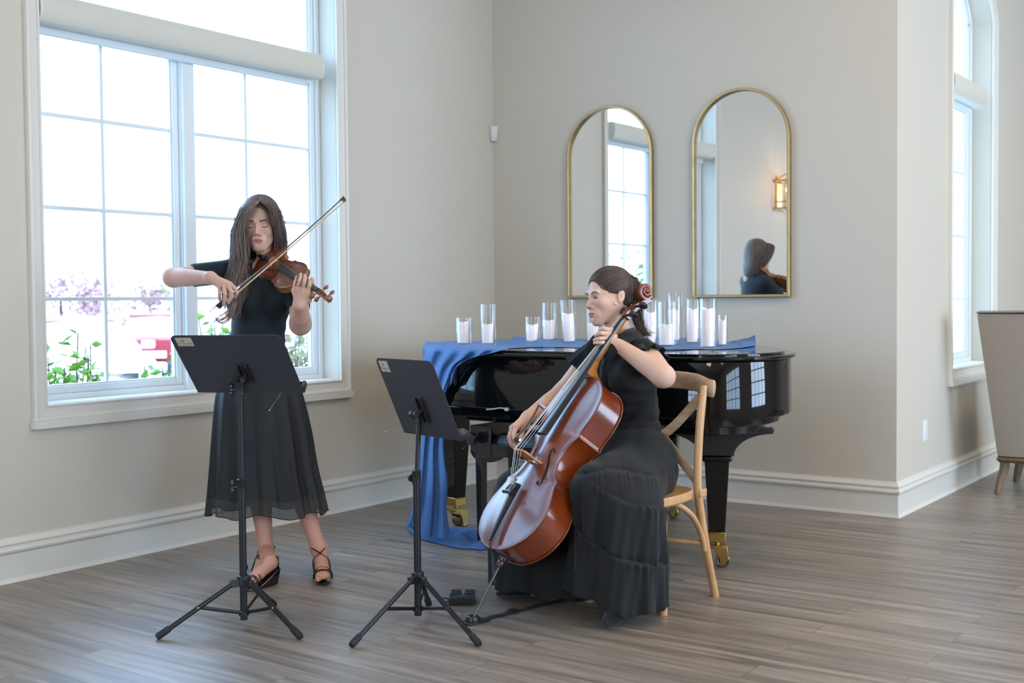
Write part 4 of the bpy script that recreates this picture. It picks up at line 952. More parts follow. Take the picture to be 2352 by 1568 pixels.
    for w in wires:
        m = MB(); m.tube(catmull([at(*q) for q in w], 5), .0012, 5); m.ball(at(*w[-1]), .003, 6); K(m, 'page_clip_wire', chrome if w is wires[0] else blk)
RF = lambda r_, u_, f_: CR * r_ + CU * u_ + CF * f_
H3 = lambda r_, f_: np.array([*(CR * r_ + CF * f_)[:2], 0.]) 
music_stand('black folding music stand in front of the standing violinist, sticker at its upper left corner', (1.385, -3.47), [(362, 1462), (690, 1462), (630, 1388)],
            at(455, 901, 4.48), H3(.410, -.06), H3(-.040, -.245) + (0, 0, .222), (.50, .86, 1.0), [(.525, False), (.885, False)], at(552, 872, 4.44), 1,
            [((645, 903, 4.5), (632, 922, 4.5), (619, 942, 4.5))])
music_stand('black folding music stand beside the cellist, its desk turned edgewise to the left', (1.885, -3.065), [(808, 1480), (1100, 1478), (985, 1388)],
            at(929, 993, 4.66), H3(.238, -.30), H3(-.112, -.07) + (0, 0, .298), (.52, None, 1.0), [(.545, True), ], at(962, 952, 4.52), 1,
            [((926, 984, 4.6), (905, 988, 4.6), (886, 991, 4.6)), ((1090, 1003, 4.3), (1078, 1015, 4.3), (1064, 1030, 4.3))])

# ================================================================ cross-back chair
oak = wood('chair_oak', lin(188, 138, 88), lin(216, 172, 122), .42, (1, 1, .14), 26, .25, .25)
oakx = wood('chair_oak_weathered', lin(160, 128, 98), lin(206, 176, 144), .5, (.22, 1, 1), 30, .1, .25)
fd = H3(-.60, -.80); ld = H3(.80, -.60); fd /= np.linalg.norm(fd); ld /= np.linalg.norm(ld)
NF = on_z(1643, 1369, 0)
CH = frame(NF - ld * .20, x=-ld, y=fd)      # origin: between the rear feet; x to the sitter's left, y forwards
rt = root('dining_chair', CH[:3, 3], 'light oak cross-back chair the cellist sits on', 'chair')
K = lambda m, n, mt=oak, **k: keep(m.build(n, mt, M=CH, **k), rt)
for s in (1, -1):
    m = MB(); m.tube(catmull([(s * .20, 0, 0), (s * .197, .062, .18), (s * .192, .120, .40), (s * .19, .128, .50), (s * .192, .115, .68), (s * .195, .085, .855)], 7), [.0165] * 36, 16); K(m, 'rear_post')
    m = MB(); m.tube(catmull([(s * .165, .36, .43), (s * .166, .362, .2), (s * .168, .365, 0)], 5), .0165, 14); K(m, 'front_leg')
    m = MB(); m.tube(catmull([(s * .13, .30, .418), (s * .168, .24, .40), (s * .19, .16, .34), (s * .196, .100, .25), (s * .197, .085, .20)], 6), .0115, 10); K(m, 'bentwood_brace')
# crest rail
m = MB(); cr_ = catmull([(-.235, .065, .842), (-.20, .06, .846), (-.12, .015, .862), (0, -.005, .868), (.12, .015, .862), (.20, .06, .846), (.235, .068, .842)], 7)
m.tube(cr_, [.012, .020] + [.0235] * (len(cr_) - 4) + [.020, .012], 20, flat=(.55, 1.5), up=(0, 0, 1)); K(m, 'crest_rail', oakx)
for a, b, o in (((.185, .095, .81), (-.185, .12, .475), -.006), ((-.185, .095, .81), (.185, .12, .475), .006)):
    a, b = np.array(a), np.array(b); pts = catmull([a, a * .68 + b * .32 + (0, -.026, -.008), (a + b) / 2 + (0, -.030 + o, 0), a * .32 + b * .68 + (0, -.016, .008), b], 7)
    m = MB(); m.tube(pts, .0165, 10, flat=(1.15, .26), up=(0, 1, 0)); K(m, 'cross_slat', oakx)
m = MB(); m.ball((0, .068, .643), .008, 8); K(m, 'rivet', mat('rivet_bronze', lin(92, 66, 56), .4, .8))
G = []
for rr, z in ((0, .432), (.8, .438), (.93, .45), (.98, .452), (1, .447), (1, .422), (.96, .414), (0, .414)):
    row = []
    for a in np.linspace(0, 2 * PI, 48, endpoint=False):
        c_, s_ = math.cos(a), math.sin(a); e = .62; row.append((.208 * rr * np.sign(c_) * abs(c_) ** e, .30 + .205 * rr * np.sign(s_) * abs(s_) ** e, z))
    G.append(row)
m = MB(); m.grid(np.array(G), cv=True); K(m, 'seat')
m = MB()
for s in (1, -1): m.box((s * .19 - .02, .085, .418), (s * .19 + .012, .14, .45))
m.box((-.16, .10, .395), (.16, .13, .42)); K(m, 'seat_rail', bevel=.004)
m = MB(); m.tube(catmull([(-.19, .09, .23), (0, .16, .24), (.19, .09, .23)], 5), .009, 8); m.tube(catmull([(-.165, .362, .2), (0, .35, .2), (.165, .362, .2)], 5), .009, 8); K(m, 'stretcher')

# ================================================================ upholstered armchair at the right edge
lin_m = mat('linen_weave', lin(158, 146, 132), .85, noise=(180, .09), bump=(260, .3), sheen=.3)
wal = wood('armchair_oak', lin(104, 82, 62), lin(140, 112, 86), .5, (1, 1, .2), 24, .1, .3)
rt = root('armchair', (3.25, 1.3, 0), 'tall grey linen armchair with wood rails, cut off by the right edge', 'chair')
K = lambda m, n, mt, par=None, **k: keep(m.build(n, mt, **k), par or rt)
tl_, bl_ = at(2244, 722, 7.02), at(2291, 1046, 7.2); wv = np.array([.62, .10, 0])
G = []
for t in np.linspace(0, 1, 12):
    a = bl_ * (1 - t) + tl_ * t; w = wv * (.82 + .28 * t)
    G.append([a + w * u + np.array([.0, -.035, 0]) * math.sin(PI * u) ** .5 for u in np.linspace(0, 1, 14)])
G = np.array(G); Gb = G + np.array([-.02, .11, 0]); m = MB(); m.grid(G); m.grid(Gb); m.grid(np.array([G[:, 0], Gb[:, 0]])); m.grid(np.array([G[:, -1], Gb[:, -1]])); m.grid(np.array([G[-1], Gb[-1]])); m.grid(np.array([G[0], Gb[0]]))
K(m, 'backrest', lin_m, angle=.8)
m = MB(); Ct = G[-1]; m.tube(Ct + (0, .03, .012), .035, 4, flat=(1.4, .3)); K(m, 'top_rail', wal, bevel=.003)
m = MB(); m.tube(G[0] + (0, .03, -.02), .03, 4, flat=(1.2, .8)); K(m, 'bottom_rail', wal, bevel=.003)
x0_, y0_ = bl_[0], bl_[1] + .05
m = MB(); m.box((x0_ + .02, y0_, .26), (x0_ + .52, y0_ + .56, .48)); K(m, 'seat', lin_m, bevel=.03)
for s in (0, 1):
    m = MB(); m.box((x0_ - .02 + s * .50, y0_ + .05, .45), (x0_ + .05 + s * .50, y0_ + .5, .70)); K(m, 'arm', lin_m, bevel=.02)
fa, fb = on_z(2291, 1134, 0), on_z(2334, 1107, 0)
for p_, tz in ((fa, .27), (fb, .27), (fa + wv * .85, .27), (fb + wv * .85, .27)):
    b_ = p_ + np.array([.035, .04 if p_ is fa or p_[1] < 1.3 else -.03, 0])
    q = catmull([p_, p_ * .6 + b_ * .4 + (0, 0, .08), b_ * .9 + p_ * .1 + (0, 0, .16), b_ + (0, 0, tz)], 5)
    m = MB(); m.tube(q, np.linspace(.022, .034, len(q)), 4); K(m, 'leg', wal, bevel=.003)

# ================================================================ things on the floor
p = on_z(1062, 1382, 0); Mx = frame(p, x=(*CR[:2], 0), y=(*CF[:2], 0))
rt = root('pedal_unit', p, 'small black electronic page-turner pedal on the floor by the right stand', 'pedal')
m = MB(); m.box((-.052, -.055, .0), (.052, .06, .012), Mx); m.box((-.052, -.06, .010), (.052, -.005, .032), Mx); keep(m.build('housing', blk, bevel=.003), rt)
m = MB(); m.box((-.050, .004, .012), (-.004, .062, .036), Mx); keep(m.build('foot_switch', blk, bevel=.004), rt)
m = MB(); m.box((.006, .004, .012), (.050, .062, .036), Mx); keep(m.build('foot_switch', blk, bevel=.004), rt)
m = MB(); m.box((-.030, -.045, .0325), (.022, -.020, .0332), Mx); keep(m.build('display', mat('display_grey', lin(70, 72, 74), .3)), rt)
m = MB(); m.tube(catmull([p + CR * -.052 + (0, 0, .01), p + CR * -.075 + CF * .02 + (0, 0, .012), p + CR * -.07 + CF * -.03 + (0, 0, .006), p + CR * -.05 + CF * -.03 + (0, 0, .012)], 5), .003, 6); keep(m.build('cable', rub), rt)
a = on_z(1086, 1430, 0)
rt = root('endpin_anchor', a, 'black endpin anchor cup with webbing strap running under the dress', 'anchor')
b = on_z(1262, 1386, 0); dr = (b - a) / np.linalg.norm(b - a); Ma = frame(a, x=dr, z=(0, 0, 1))
m = MB(); m.box((-.04, -.03, .001), (.06, .03, .008), Ma); keep(m.build('base_plate', blk, bevel=.003), rt)
m = MB(); m.lathe([(.026, .004), (.028, .012), (.022, .026), (.018, .028), (.016, .018), (.001, .016)], a, (0, 0, 1), 24, caps=False); keep(m.build('cup', blk), rt)
Lr = np.linalg.norm(b - a); m = MB(); m.grid(np.array([[(x, y, .003 + .004 * math.sin(x * 14) ** 2) for y in (-.014, .014)] for x in np.linspace(.04, Lr + .15, 20)]) @ Ma[:3, :3].T + Ma[:3, 3]); o = keep(m.build('strap', mat('webbing', (.016, .016, .018, 1), .8)), rt); s_ = o.modifiers.new('s', 'SOLIDIFY'); s_.thickness = .002
m = MB(); m.box((Lr * .44, -.017, .006), (Lr * .44 + .045, .017, .014), Ma); keep(m.build('buckle', blk, bevel=.003), rt)
# ================================================================ smooth bodies: fields and their surfaces
def smin(a, b, k): h = np.clip(.5 + .5 * (b - a) / k, 0, 1); return b * (1 - h) + a * h - k * h * (1 - h)
def smax(a, b, k): return -smin(-a, -b, k)
def caps(P, a, b, ra, rb):
    a = np.asarray(a, np.float32); b = np.asarray(b, np.float32); ba = b - a
    t = np.clip(((P - a) @ ba) / (ba @ ba + 1e-12), 0, 1); q = P - a - t[:, None] * ba
    return np.sqrt((q * q).sum(1)) - (ra + (rb - ra) * t)
def ell(P, c, r, R=None):
    q = P - np.asarray(c, np.float32)
    if R is not None: q = q @ np.asarray(R, np.float32)
    r = np.asarray(r, np.float32); k0 = np.sqrt(((q / r) ** 2).sum(1)); k1 = np.sqrt(((q / (r * r)) ** 2).sum(1)) + 1e-9
    return k0 * (k0 - 1) / k1
def limb(P, pts, rs, k=.02):
    d = None
    for i in range(len(pts) - 1):
        e = caps(P, pts[i], pts[i + 1], rs[i], rs[i + 1]); d = e if d is None else np.minimum(d, e)
    return d
def surface(fn, lo, hi, h, B=12):
    lo = np.asarray(lo, float); n = (np.ceil((np.asarray(hi) - lo) / h / B).astype(int)) * B + 1
    D = np.full(n, 1., np.float32)
    nb = (n - 1) // B
    bi = np.stack(np.meshgrid(*[np.arange(q) for q in nb], indexing='ij'), -1).reshape(-1, 3)
    cen = (lo + (bi * B + B / 2) * h).astype(np.float32); dc = fn(cen)
    near = np.abs(dc) < B * h * .87 * 1.6 + .02
    for b, d in zip(bi[~near], dc[~near]):
        if d < 0: D[b[0] * B:b[0] * B + B + 1, b[1] * B:b[1] * B + B + 1, b[2] * B:b[2] * B + B + 1] = -1
    g = np.stack(np.meshgrid(*[np.arange(B + 1)] * 3, indexing='ij'), -1).reshape(-1, 3)
    act = bi[near]; CH_ = 60
    for s in range(0, len(act), CH_):
        a = act[s:s + CH_]; idx = (a[:, None] * B + g[None]).reshape(-1, 3); v = fn((lo + idx * h).astype(np.float32)).astype(np.float32)
        D[idx[:, 0], idx[:, 1], idx[:, 2]] = v
    I = D < 0
    c = I[:-1, :-1, :-1].astype(np.int8)
    tot = sum(I[x:n[0] - 1 + x, y:n[1] - 1 + y, z:n[2] - 1 + z].astype(np.int8) for x in (0, 1) for y in (0, 1) for z in (0, 1))
    A = np.argwhere((tot > 0) & (tot < 8)); V = np.zeros((len(A), 3)); cnt = np.zeros(len(A))
    cr = [(x, y, z) for x in (0, 1) for y in (0, 1) for z in (0, 1)]
    val = {q: D[A[:, 0] + q[0], A[:, 1] + q[1], A[:, 2] + q[2]] for q in cr}
    for p in cr:
        for ax in range(3):
            if p[ax] == 0:
                q = list(p); q[ax] = 1; q = tuple(q); a, b = val[p], val[q]; m = (a < 0) != (b < 0)
                t = np.where(m, a / (a - b + 1e-12), 0); pt = np.tile(np.array(p, float), (len(A), 1)); pt[:, ax] += t
                V[m] += pt[m]; cnt[m] += 1
    V = lo + (A + V / cnt[:, None]) * h
    ix = np.full(tuple(n - 1), -1, np.int32); ix[A[:, 0], A[:, 1], A[:, 2]] = np.arange(len(A)); Fs = []
    for ax in range(3):
        u, w = (ax + 1) % 3, (ax + 2) % 3
        s0 = [slice(None)] * 3; s1 = [slice(None)] * 3; s0[ax] = slice(0, -1); s1[ax] = slice(1, None)
        a, b = I[tuple(s0)], I[tuple(s1)]; E = np.argwhere(a != b); E = E[(E[:, u] > 0) & (E[:, w] > 0) & (E[:, u] < n[u] - 1) & (E[:, w] < n[w] - 1)]
        if not len(E): continue
        sg = a[E[:, 0], E[:, 1], E[:, 2]]
        def cell(du, dw): q = E.copy(); q[:, u] -= du; q[:, w] -= dw; return ix[q[:, 0], q[:, 1], q[:, 2]]
        q = np.stack([cell(1, 1), cell(0, 1), cell(0, 0), cell(1, 0)], 1); q[~sg] = q[~sg][:, ::-1]; Fs.append(q)
    F_ = np.concatenate(Fs); F_ = F_[(F_ >= 0).all(1)]
    return V, F_
def merge(parts):
    V, Fs, Cs, o = [], [], [], 0
    for v, f, c in parts: V.append(v); Fs.append(f + o); Cs.append(c); o += len(v)
    return np.concatenate(V), np.concatenate(Fs), np.concatenate(Cs)
def skin_mesh(name, parts, material, parent, smooth_it=2):
    """parts: list of (V, F, colour per vertex)"""
    V, Fc, Cc = merge(parts)
    for _ in range(smooth_it):       # light relaxation of the voxel steps
        S = np.zeros_like(V); N_ = np.zeros(len(V))
        for a, b in ((0, 1), (1, 2), (2, 3), (3, 0)):
            np.add.at(S, Fc[:, a], V[Fc[:, b]]); np.add.at(S, Fc[:, b], V[Fc[:, a]]); np.add.at(N_, Fc[:, a], 1); np.add.at(N_, Fc[:, b], 1)
        V = V * .5 + S / np.maximum(N_, 1)[:, None] * .5
    me = bpy.data.meshes.new(name); me.vertices.add(len(V)); me.vertices.foreach_set('co', V.ravel())
    nf = len(Fc); me.loops.add(nf * 4); me.loops.foreach_set('vertex_index', Fc.ravel().astype(np.int32)); me.polygons.add(nf)
    me.polygons.foreach_set('loop_start', np.arange(0, nf * 4, 4, dtype=np.int32)); me.polygons.foreach_set('loop_total', np.full(nf, 4, np.int32))
    me.update(calc_edges=True); me.polygons.foreach_set('use_smooth', [True] * nf)
    if Cc.shape[1] == 3: Cc = np.c_[Cc, np.ones(len(Cc))]
    ca = me.color_attributes.new('Col', 'FLOAT_COLOR', 'POINT'); ca.data.foreach_set('color', Cc.astype(np.float32).ravel())
    me.materials.append(material); o = bpy.data.objects.new(name, me); C.objects.link(o)
    return keep(o, parent) if parent is not None else o
def box_of(pts, pad): pts = np.asarray(pts); return pts.min(0) - pad, pts.max(0) + pad

# ---------------------------------------------------------------- head
def mir_(c): return [np.array(c), np.array(c) * (-1, 1, 1)]
def head_field(P, lid=True, s=1.0, eye_open=0.0, jaw=1.0):
    P = P / s
    d = ell(P, (0, -.014, .036), (.0745, .094, .083))
    d = smin(d, ell(P, (0, .030, -.022), (.0605 * jaw, .058, .078)), .03)
    A = P.copy(); A[:, 0] = np.abs(A[:, 0])          # mirrored copy
    d = smin(d, caps(A, (.052, .0, -.040), (.017, .066, -.098), .019, .0145), .030)
    d = smin(d, ell(P, (0, .073, -.100), (.019, .016, .015)), .016)
    d = smin(d, ell(A, (.037, .060, -.026), (.022, .022, .022)), .02)            # cheeks
    d = smin(d, ell(A, (.027, .0785, .0225), (.024, .010, .0085)), .014)         # brow
    d = smin(d, caps(P, (0, .080, .016), (0, .104, -.029), .0062, .0088), .011)    # nose
    d = smin(d, ell(A, (.0115, .0965, -.0335), (.0075, .0095, .0065)), .006)
    d = smax(d, -ell(A, (.0065, .1020, -.0408), (.0034, .005, .0030)), .003)      # nostril
    d = smax(d, -ell(A, (.030, .096, .0025), (.0165, .014, .0100)), .012)         # socket
    ey = np.sqrt(((A - np.array((.0300, .0715, .0015), np.float32)) ** 2).sum(1))
    lidd = ey - .0137
    if eye_open > 0:
        slit = ell(A, (.0305, .084, .0000), (.0125, .012, eye_open)); lidd = smax(lidd, -slit, .0012)
        d = smin(d, lidd, .004); d = smax(d, -slit, .001)
    else: d = smin(d, lidd, .004)
    d = smin(d, ell(P, (0, .0800, -.066), (.034, .0155, .026)), .02)              # muzzle
    up = ell(P, (0, .0925, -.0600), (.0240, .0064, .0034)); lo_ = ell(P, (0, .0918, -.0690), (.0205, .0066, .0042))
    d = smin(d, smin(up, lo_, .002), .0045)
    d = smax(d, -ell(P, (0, .1000, -.0645), (.0260, .0070, .0009)), .0016)
    d = smax(d, -ell(P, (0, .0985, -.0510), (.0026, .0035, .007)), .003)          # philtrum
    d = smax(d, -ell(P, (0, .0985, -.0815), (.013, .0055, .0045)), .006)         # under lip
    ce, se = math.cos(.35), -math.sin(.35); Re = np.array([[1, 0, 0], [0, ce, se], [0, -se, ce]], np.float32)
    er = ell(A, (.0755, -.012, -.006), (.0072, .0170, .0290), Re); er = smax(er, -ell(A, (.0850, -.0115, -.002), (.0065, .0115, .0200), Re), .003)
    er = smin(er, ell(A, (.0775, -.0145, -.002), (.0030, .0060, .0140), Re), .004); er = smax(er, -ell(A, (.0830, -.006, -.006), (.0070, .0050, .0070)), .003); er = smin(er, ell(A, (.0775, .0015, -.009), (.004, .004, .005)), .003)
    d = smin(d, er, .006)
    return d * s
SKIN = np.array(lin(210, 166, 144)[:3]); LIP = np.array(lin(170, 108, 102)[:3]); BLUSH = np.array(lin(206, 132, 112)[:3])
def skin_col(n, base=SKIN): return np.tile(base, (n, 1))
def head_col(Q, base=SKIN, lip=LIP):
    C_ = np.tile(base, (len(Q), 1)); A = Q.copy(); A[:, 0] = np.abs(A[:, 0])
    def mixc(w, c): w = np.clip(w, 0, 1)[:, None]; return C_ * (1 - w) + np.asarray(c) * w
    C_ = mixc(.32 * np.exp(-((A - (.042, .075, -.028)) ** 2 / np.array([.018, .03, .016]) ** 2).sum(1)), BLUSH)
    C_ = mixc(.28 * np.exp(-((A - (.004, .105, -.030)) ** 2 / np.array([.012, .02, .010]) ** 2).sum(1)), BLUSH)
    C_ = mixc(.35 * np.exp(-((A - (.03, .085, .010)) ** 2 / np.array([.016, .02, .006]) ** 2).sum(1)), np.array(lin(150, 104, 96)[:3]))  # eyelid crease shade painted into the skin colour
    hw = .0242 - 1.3 * np.abs(Q[:, 2] + .0642); m = (Q[:, 1] > .083) & (Q[:, 2] < -.0552) & (Q[:, 2] > -.0748)
    C_ = mixc(np.where(m, np.clip((hw - A[:, 0]) / .003 + .5, 0, 1), 0) * .9, lip)
    e = np.exp(-((A - (.080, -.008, -.006)) ** 2 / np.array([.012, .014, .022]) ** 2).sum(1)); C_ = mixc(.22 * e, BLUSH)
    return C_
def on_face(x, z, s=1.0, off=0., **k):
    """points of the face surface above (x, z) of the head frame"""
    x = np.atleast_1d(x); z = np.atleast_1d(z); y = np.full(len(x), .13 * s)
    for _ in range(40):
        P = np.stack([x, y, z], 1).astype(np.float32); y = y - np.maximum(head_field(P, s=s, **k), 0) * .7
    return np.stack([x, y + off, z], 1)
skin_m = mat('skin', (.6, .4, .3, 1), .5, spec=.35, sss=.12, attr=True, bump=(500, .05))
skin_m.node_tree.nodes['Principled BSDF'].inputs['Subsurface Scale'].default_value = .006
def fingers(P, palm, wrist, fs, th):
    """palm: blend from wrist to each knuckle; fs: four fingers of four points; th: thumb points"""
    d = None
    for f in fs:
        e = caps(P, wrist, f[0], .0165, .0118); d = e if d is None else smin(d, e, .012)
    r = (.0094, .0086, .0078, .0066)
    e_all = None
    for i, f in enumerate(fs):
        sc = (1, 1.02, .97, .86)[i]; e = limb(P, f, [q * sc for q in r]); e_all = e if e_all is None else np.minimum(e_all, e)
    e_all = np.minimum(e_all, 10)
    t = limb(P, th, (.0145, .0108, .0096, .0078)[-len(th):] if len(th) < 4 else (.0145, .0108, .0096, .0078))
    return smin(smin(d, e_all, .006), t, .008)
def nail_col(C_, V, tips, dirs):
    for t, n in zip(tips, dirs):
        w = np.clip(1.3 - np.linalg.norm(V - t, axis=1) / .007, 0, 1)[:, None] * .5; C_ = C_ * (1 - w) + np.array(lin(222, 164, 150)[:3]) * w
    return C_
# ================================================================ the standing violinist
VS = root('person', on_z(670, 1335, 0), 'standing woman in black top and skirt playing the violin by the window', 'person')
V3 = lambda *a: np.array([at(*q) for q in a])
hairm = wood('brown_hair', lin(84, 66, 60), lin(128, 108, 100), .55, (1, 1, .25), 45, .06, .2)
# head frame: x to her right, y forward, z up
vh_f = -CF * .975 - CU * .20 + CR * .03; vh_u = CU * .98 - CF * .2 + CR * -.02
VH = frame(at(598.5, 514.5, 5.37), y=vh_f, z=vh_u)
VH = np.array(VH); toL = lambda P, M: (P - M[:3, 3]) @ M[:3, :3]
toW = lambda P, M: np.asarray(P) @ M[:3, :3].T + M[:3, 3]
shR, elR, wrR = V3((522, 624, 5.38), (397, 637, 5.24), (484, 638, 5.06))
shL, elL, wrL = V3((680, 634, 5.38), (690, 744, 5.22), (688, 700, 5.07))
neck0, neck1 = at(600, 590, 5.42), at(600, 612, 5.44)
def v_head(P):
    Q = toL(P, VH).astype(np.float32); d = head_field(Q)
    n = caps(P, VH[:3, 3] + VH[:3, :3] @ np.array([0, -.018, -.05]), neck1, .050, .056)
    return smin(d, n, .028)
lo, hi = box_of(np.array([VH[:3, 3], neck1]), .125); lo[2] -= .0; 
V, Fc = surface(v_head, lo, hi, .0016); Q = toL(V, VH)
col = head_col(Q)
parts = [(V, Fc, col)]
# right arm (viewer left) with the bow hand
fR = [V3((529, 653, 5.035), (540, 662, 5.010), (544, 673, 5.020), (540, 683, 5.035)),
      V3((522, 652, 5.025), (532, 671, 4.995), (530, 685, 5.005), (525, 695, 5.020)),
      V3((514, 654, 5.025), (517, 674, 4.992), (516, 688, 5.000), (514, 700, 5.015)),
      V3((504, 657, 5.035), (504, 674, 5.005), (504, 683, 5.012), (506, 692, 5.025))]
thR = V3((506, 655, 5.09), (516, 672, 5.10), (522, 688, 5.085))
def v_armR(P):
    d = limb(P, [shR, elR], [.048, .040]); d = smin(d, limb(P, [elR, (elR * .62 + wrR * .38), wrR], [.0405, .0385, .0255]), .02)
    return smin(d, fingers(P, None, wrR, fR, thR), .018)
lo, hi = box_of(np.array([shR, elR, wrR, fR[2][3]]), .06)
V, Fc = surface(v_armR, lo, hi, .0019); c_ = nail_col(skin_col(len(V)), V, [f[3] for f in fR], [None] * 4); parts.append((V, Fc, c_))
fL = [V3((706, 670, 5.045), (711, 655, 5.03), (712, 646, 5.055), (709, 641, 5.085)),
      V3((696, 666, 5.045), (699, 646, 5.03), (701, 637, 5.055), (700, 632, 5.085)),
      V3((685, 664, 5.05), (688, 645, 5.035), (691, 635, 5.06), (691, 629, 5.09)),
      V3((675, 667, 5.06), (677, 650, 5.05), (680, 641, 5.075), (681, 635, 5.10))]
thL = V3((708, 690, 5.09), (716, 668, 5.14), (719, 652, 5.17), (717, 640, 5.17))
def v_armL(P):
    d = limb(P, [shL, elL], [.046, .044]); d = smin(d, limb(P, [elL, elL * .55 + wrL * .45, wrL], [.047, .044, .0275]), .02)
    return smin(d, fingers(P, None, wrL, fL, thL), .018)
lo, hi = box_of(np.array([shL, elL, wrL, fL[1][3], thL[3]]), .06)
V, Fc = surface(v_armL, lo, hi, .0019); c_ = nail_col(skin_col(len(V)), V, [], []); parts.append((V, Fc, c_))
# trunk and legs
R_F = np.stack([CR, CF, CU], 1)
hipc = at(592, 868, 5.38)
knR, anR = at(590, 1070, 5.33), at(611, 1262, 5.28); knL, anL = at(668, 1060, 5.37), at(731, 1256, 5.30)
hlR, toR = on_z(622, 1300, .075), on_z(576, 1334, .035); hlL, toL_ = on_z(736, 1268, .085), on_z(742, 1322, .032)
def trunk(P, g=0.):
    d = ell(P, at(601, 668, 5.40), (.152 + g, .098 + g, .15 + g), R_F)
    d = smin(d, ell(P, at(592, 772, 5.40), (.118 + g, .088 + g, .12 + g), R_F), .09)
    d = smin(d, ell(P, at(592, 872, 5.40), (.158 + g, .118 + g, .13 + g), R_F), .09)
    d = smin(d, limb(P, [at(530, 626, 5.40), at(600, 606, 5.42), at(672, 630, 5.40)], [.050 + g, .052 + g, .050 + g]), .05)
    for q in ((568, 690, 5.325), (632, 690, 5.325)): d = smin(d, ell(P, at(*q), (.062 + g, .055 + g, .062 + g), R_F), .04)
    return d
def v_trunk(P):
    d = trunk(P, -.008); d = smin(d, caps(P, neck0, neck1, .045, .055), .03)
    return d
lo, hi = box_of(V3((500, 600, 5.4), (700, 900, 5.4), (600, 760, 5.2), (600, 760, 5.55)), .04)
V, Fc = surface(v_trunk, lo, hi, .008); parts.append((V, Fc, skin_col(len(V))))
def toes(P, heel, toe, sgn):
    f = toe - heel; f[2] = 0; f = f / np.linalg.norm(f); sd = np.cross(f, (0, 0, 1.)) * sgn; d = None
    for i in range(5):
        b = toe + sd * (.022 - .0115 * i) - f * (.006 + .006 * i); tip = b + f * (.030 - .004 * i) + np.array([0, 0, -.006]); r = (.0115, .0088, .0082, .0078, .0074)[i]
        e = caps(P, b, tip, r, r * .92); d = e if d is None else np.minimum(d, e)
    return d
def v_leg(P, kn, an, hl, to, sgn):
    k = to * .98 + (0, 0, .0)
    d = limb(P, [kn, kn * .62 + an * .38, kn * .22 + an * .78, an], [.055, .053, .035, .0315])
    inst = an * .45 + to * .55 + np.array([0, 0, .030]); f = (to - hl); f[2] = 0; f /= np.linalg.norm(f); sd = np.cross(f, (0, 0, 1.))
    d = smin(d, caps(P, an + (0, 0, -.005), hl + (0, 0, .022), .031, .027), .02)
    d = smin(d, caps(P, an + (0, 0, -.01), to - f * .03 + (0, 0, .012), .030, .021), .02)
    d = smin(d, caps(P, hl + (0, 0, .01), to + sd * .014, .022, .0165), .02); d = smin(d, caps(P, hl + (0, 0, .01), to - sd * .014, .022, .0155), .02)
    d = smin(d, ell(P, an + sd * .028, (.011, .011, .011)), .012); d = smin(d, ell(P, an - sd * .028, (.011, .011, .011)), .012)
    return smin(d, toes(P, hl, to + f * .012, sgn), .006)
for kn, an, hl, to, sg in ((knR, anR, hlR, toR, -1), (knL, anL, hlL, toL_, 1)):
    lo, hi = box_of(np.array([kn, an, hl, to]), .075); V, Fc = surface(lambda P: v_leg(P, kn, an, hl, to, sg), lo, hi, .0026); parts.append((V, Fc, skin_col(len(V), np.array(lin(200, 146, 124)[:3]))))
skin_mesh('body', parts, skin_m, VS)
# brows, lashes, ear drops
dk = mat('brow_brown', lin(52, 38, 34), .8)
def face_line(xs, zs, r, name, m_, M, par, off=.0003, flat=(1, 1), **k):
    for s in (-1, 1):
        q = on_face(np.array(xs) * s, np.array(zs), off=off, **k); mb = MB(); mb.tube(toW(catmull(q, 4), M), r, 6, flat=flat); keep(mb.build(name, m_), par)
face_line([.012, .02, .03, .040, .047], [.0215, .0235, .0255, .0252, .0205], [.0016] + [.0031] * 14 + [.0014, .001], 'eyebrow', dk, VH, VS)
face_line([.0185, .024, .030, .036, .042, .0445], [-.0035, -.0060, -.0070, -.0064, -.0036, -.0008], .0016, 'eyelash', mat('lash_black', (.008, .006, .006, 1), .7), VH, VS)
q = on_face([-.021, -.01, 0, .01, .021], [-.0635, -.0647, -.0643, -.0647, -.0635], off=-.0012); mb = MB(); mb.tube(toW(catmull(q, 4), VH), .0007, 5); keep(mb.build('lip_line', mat('lip_dark', lin(110, 54, 52), .6)), VS)
# clothes
top_m = mat('top_jersey', lin(13, 26, 34), .8, sheen=.15, bump=(300, .2))
slR = elR * .60 + shR * .40; slL = elL * .66 + shL * .34
def v_top(P):
    fold = .0025 * np.sin(P @ (CU * 95 + CR * 35).astype(np.float32)) * np.exp(-((P @ CU.astype(np.float32) - float(at(592, 775, 5.4) @ CU)) / .06) ** 2)
    d = trunk(P, .005) + fold
    d = smin(d, caps(P, shR, slR, .054, .052), .02); d = smin(d, caps(P, shL, slL, .053, .050), .02)
    for a, b in ((slR, elR), (slL, elL)):
        n = (b - a) / np.linalg.norm(b - a); nf = n.astype(np.float32)
        near = (np.abs(((P - a.astype(np.float32)) ** 2).sum(1)) < .075 ** 2); cut = (P - a.astype(np.float32)) @ nf - .012
        d = np.where(near, smax(d, cut, .002), d)
    d = smax(d, -(caps(P, at(600, 560, 5.36), at(600, 606, 5.30), .062, .060)), .004)         # neck opening
    d = smax(d, -(P - at(592, 872, 5.4).astype(np.float32)) @ CU.astype(np.float32), .004)      # hem
    return d
lo, hi = box_of(V3((400, 600, 5.38), (715, 890, 5.4), (600, 760, 5.2), (600, 760, 5.56)), .04)
V, Fc = surface(v_top, lo, hi, .0042); skin_mesh('top', [(V, Fc, skin_col(len(V)))], top_m, VS, 2)
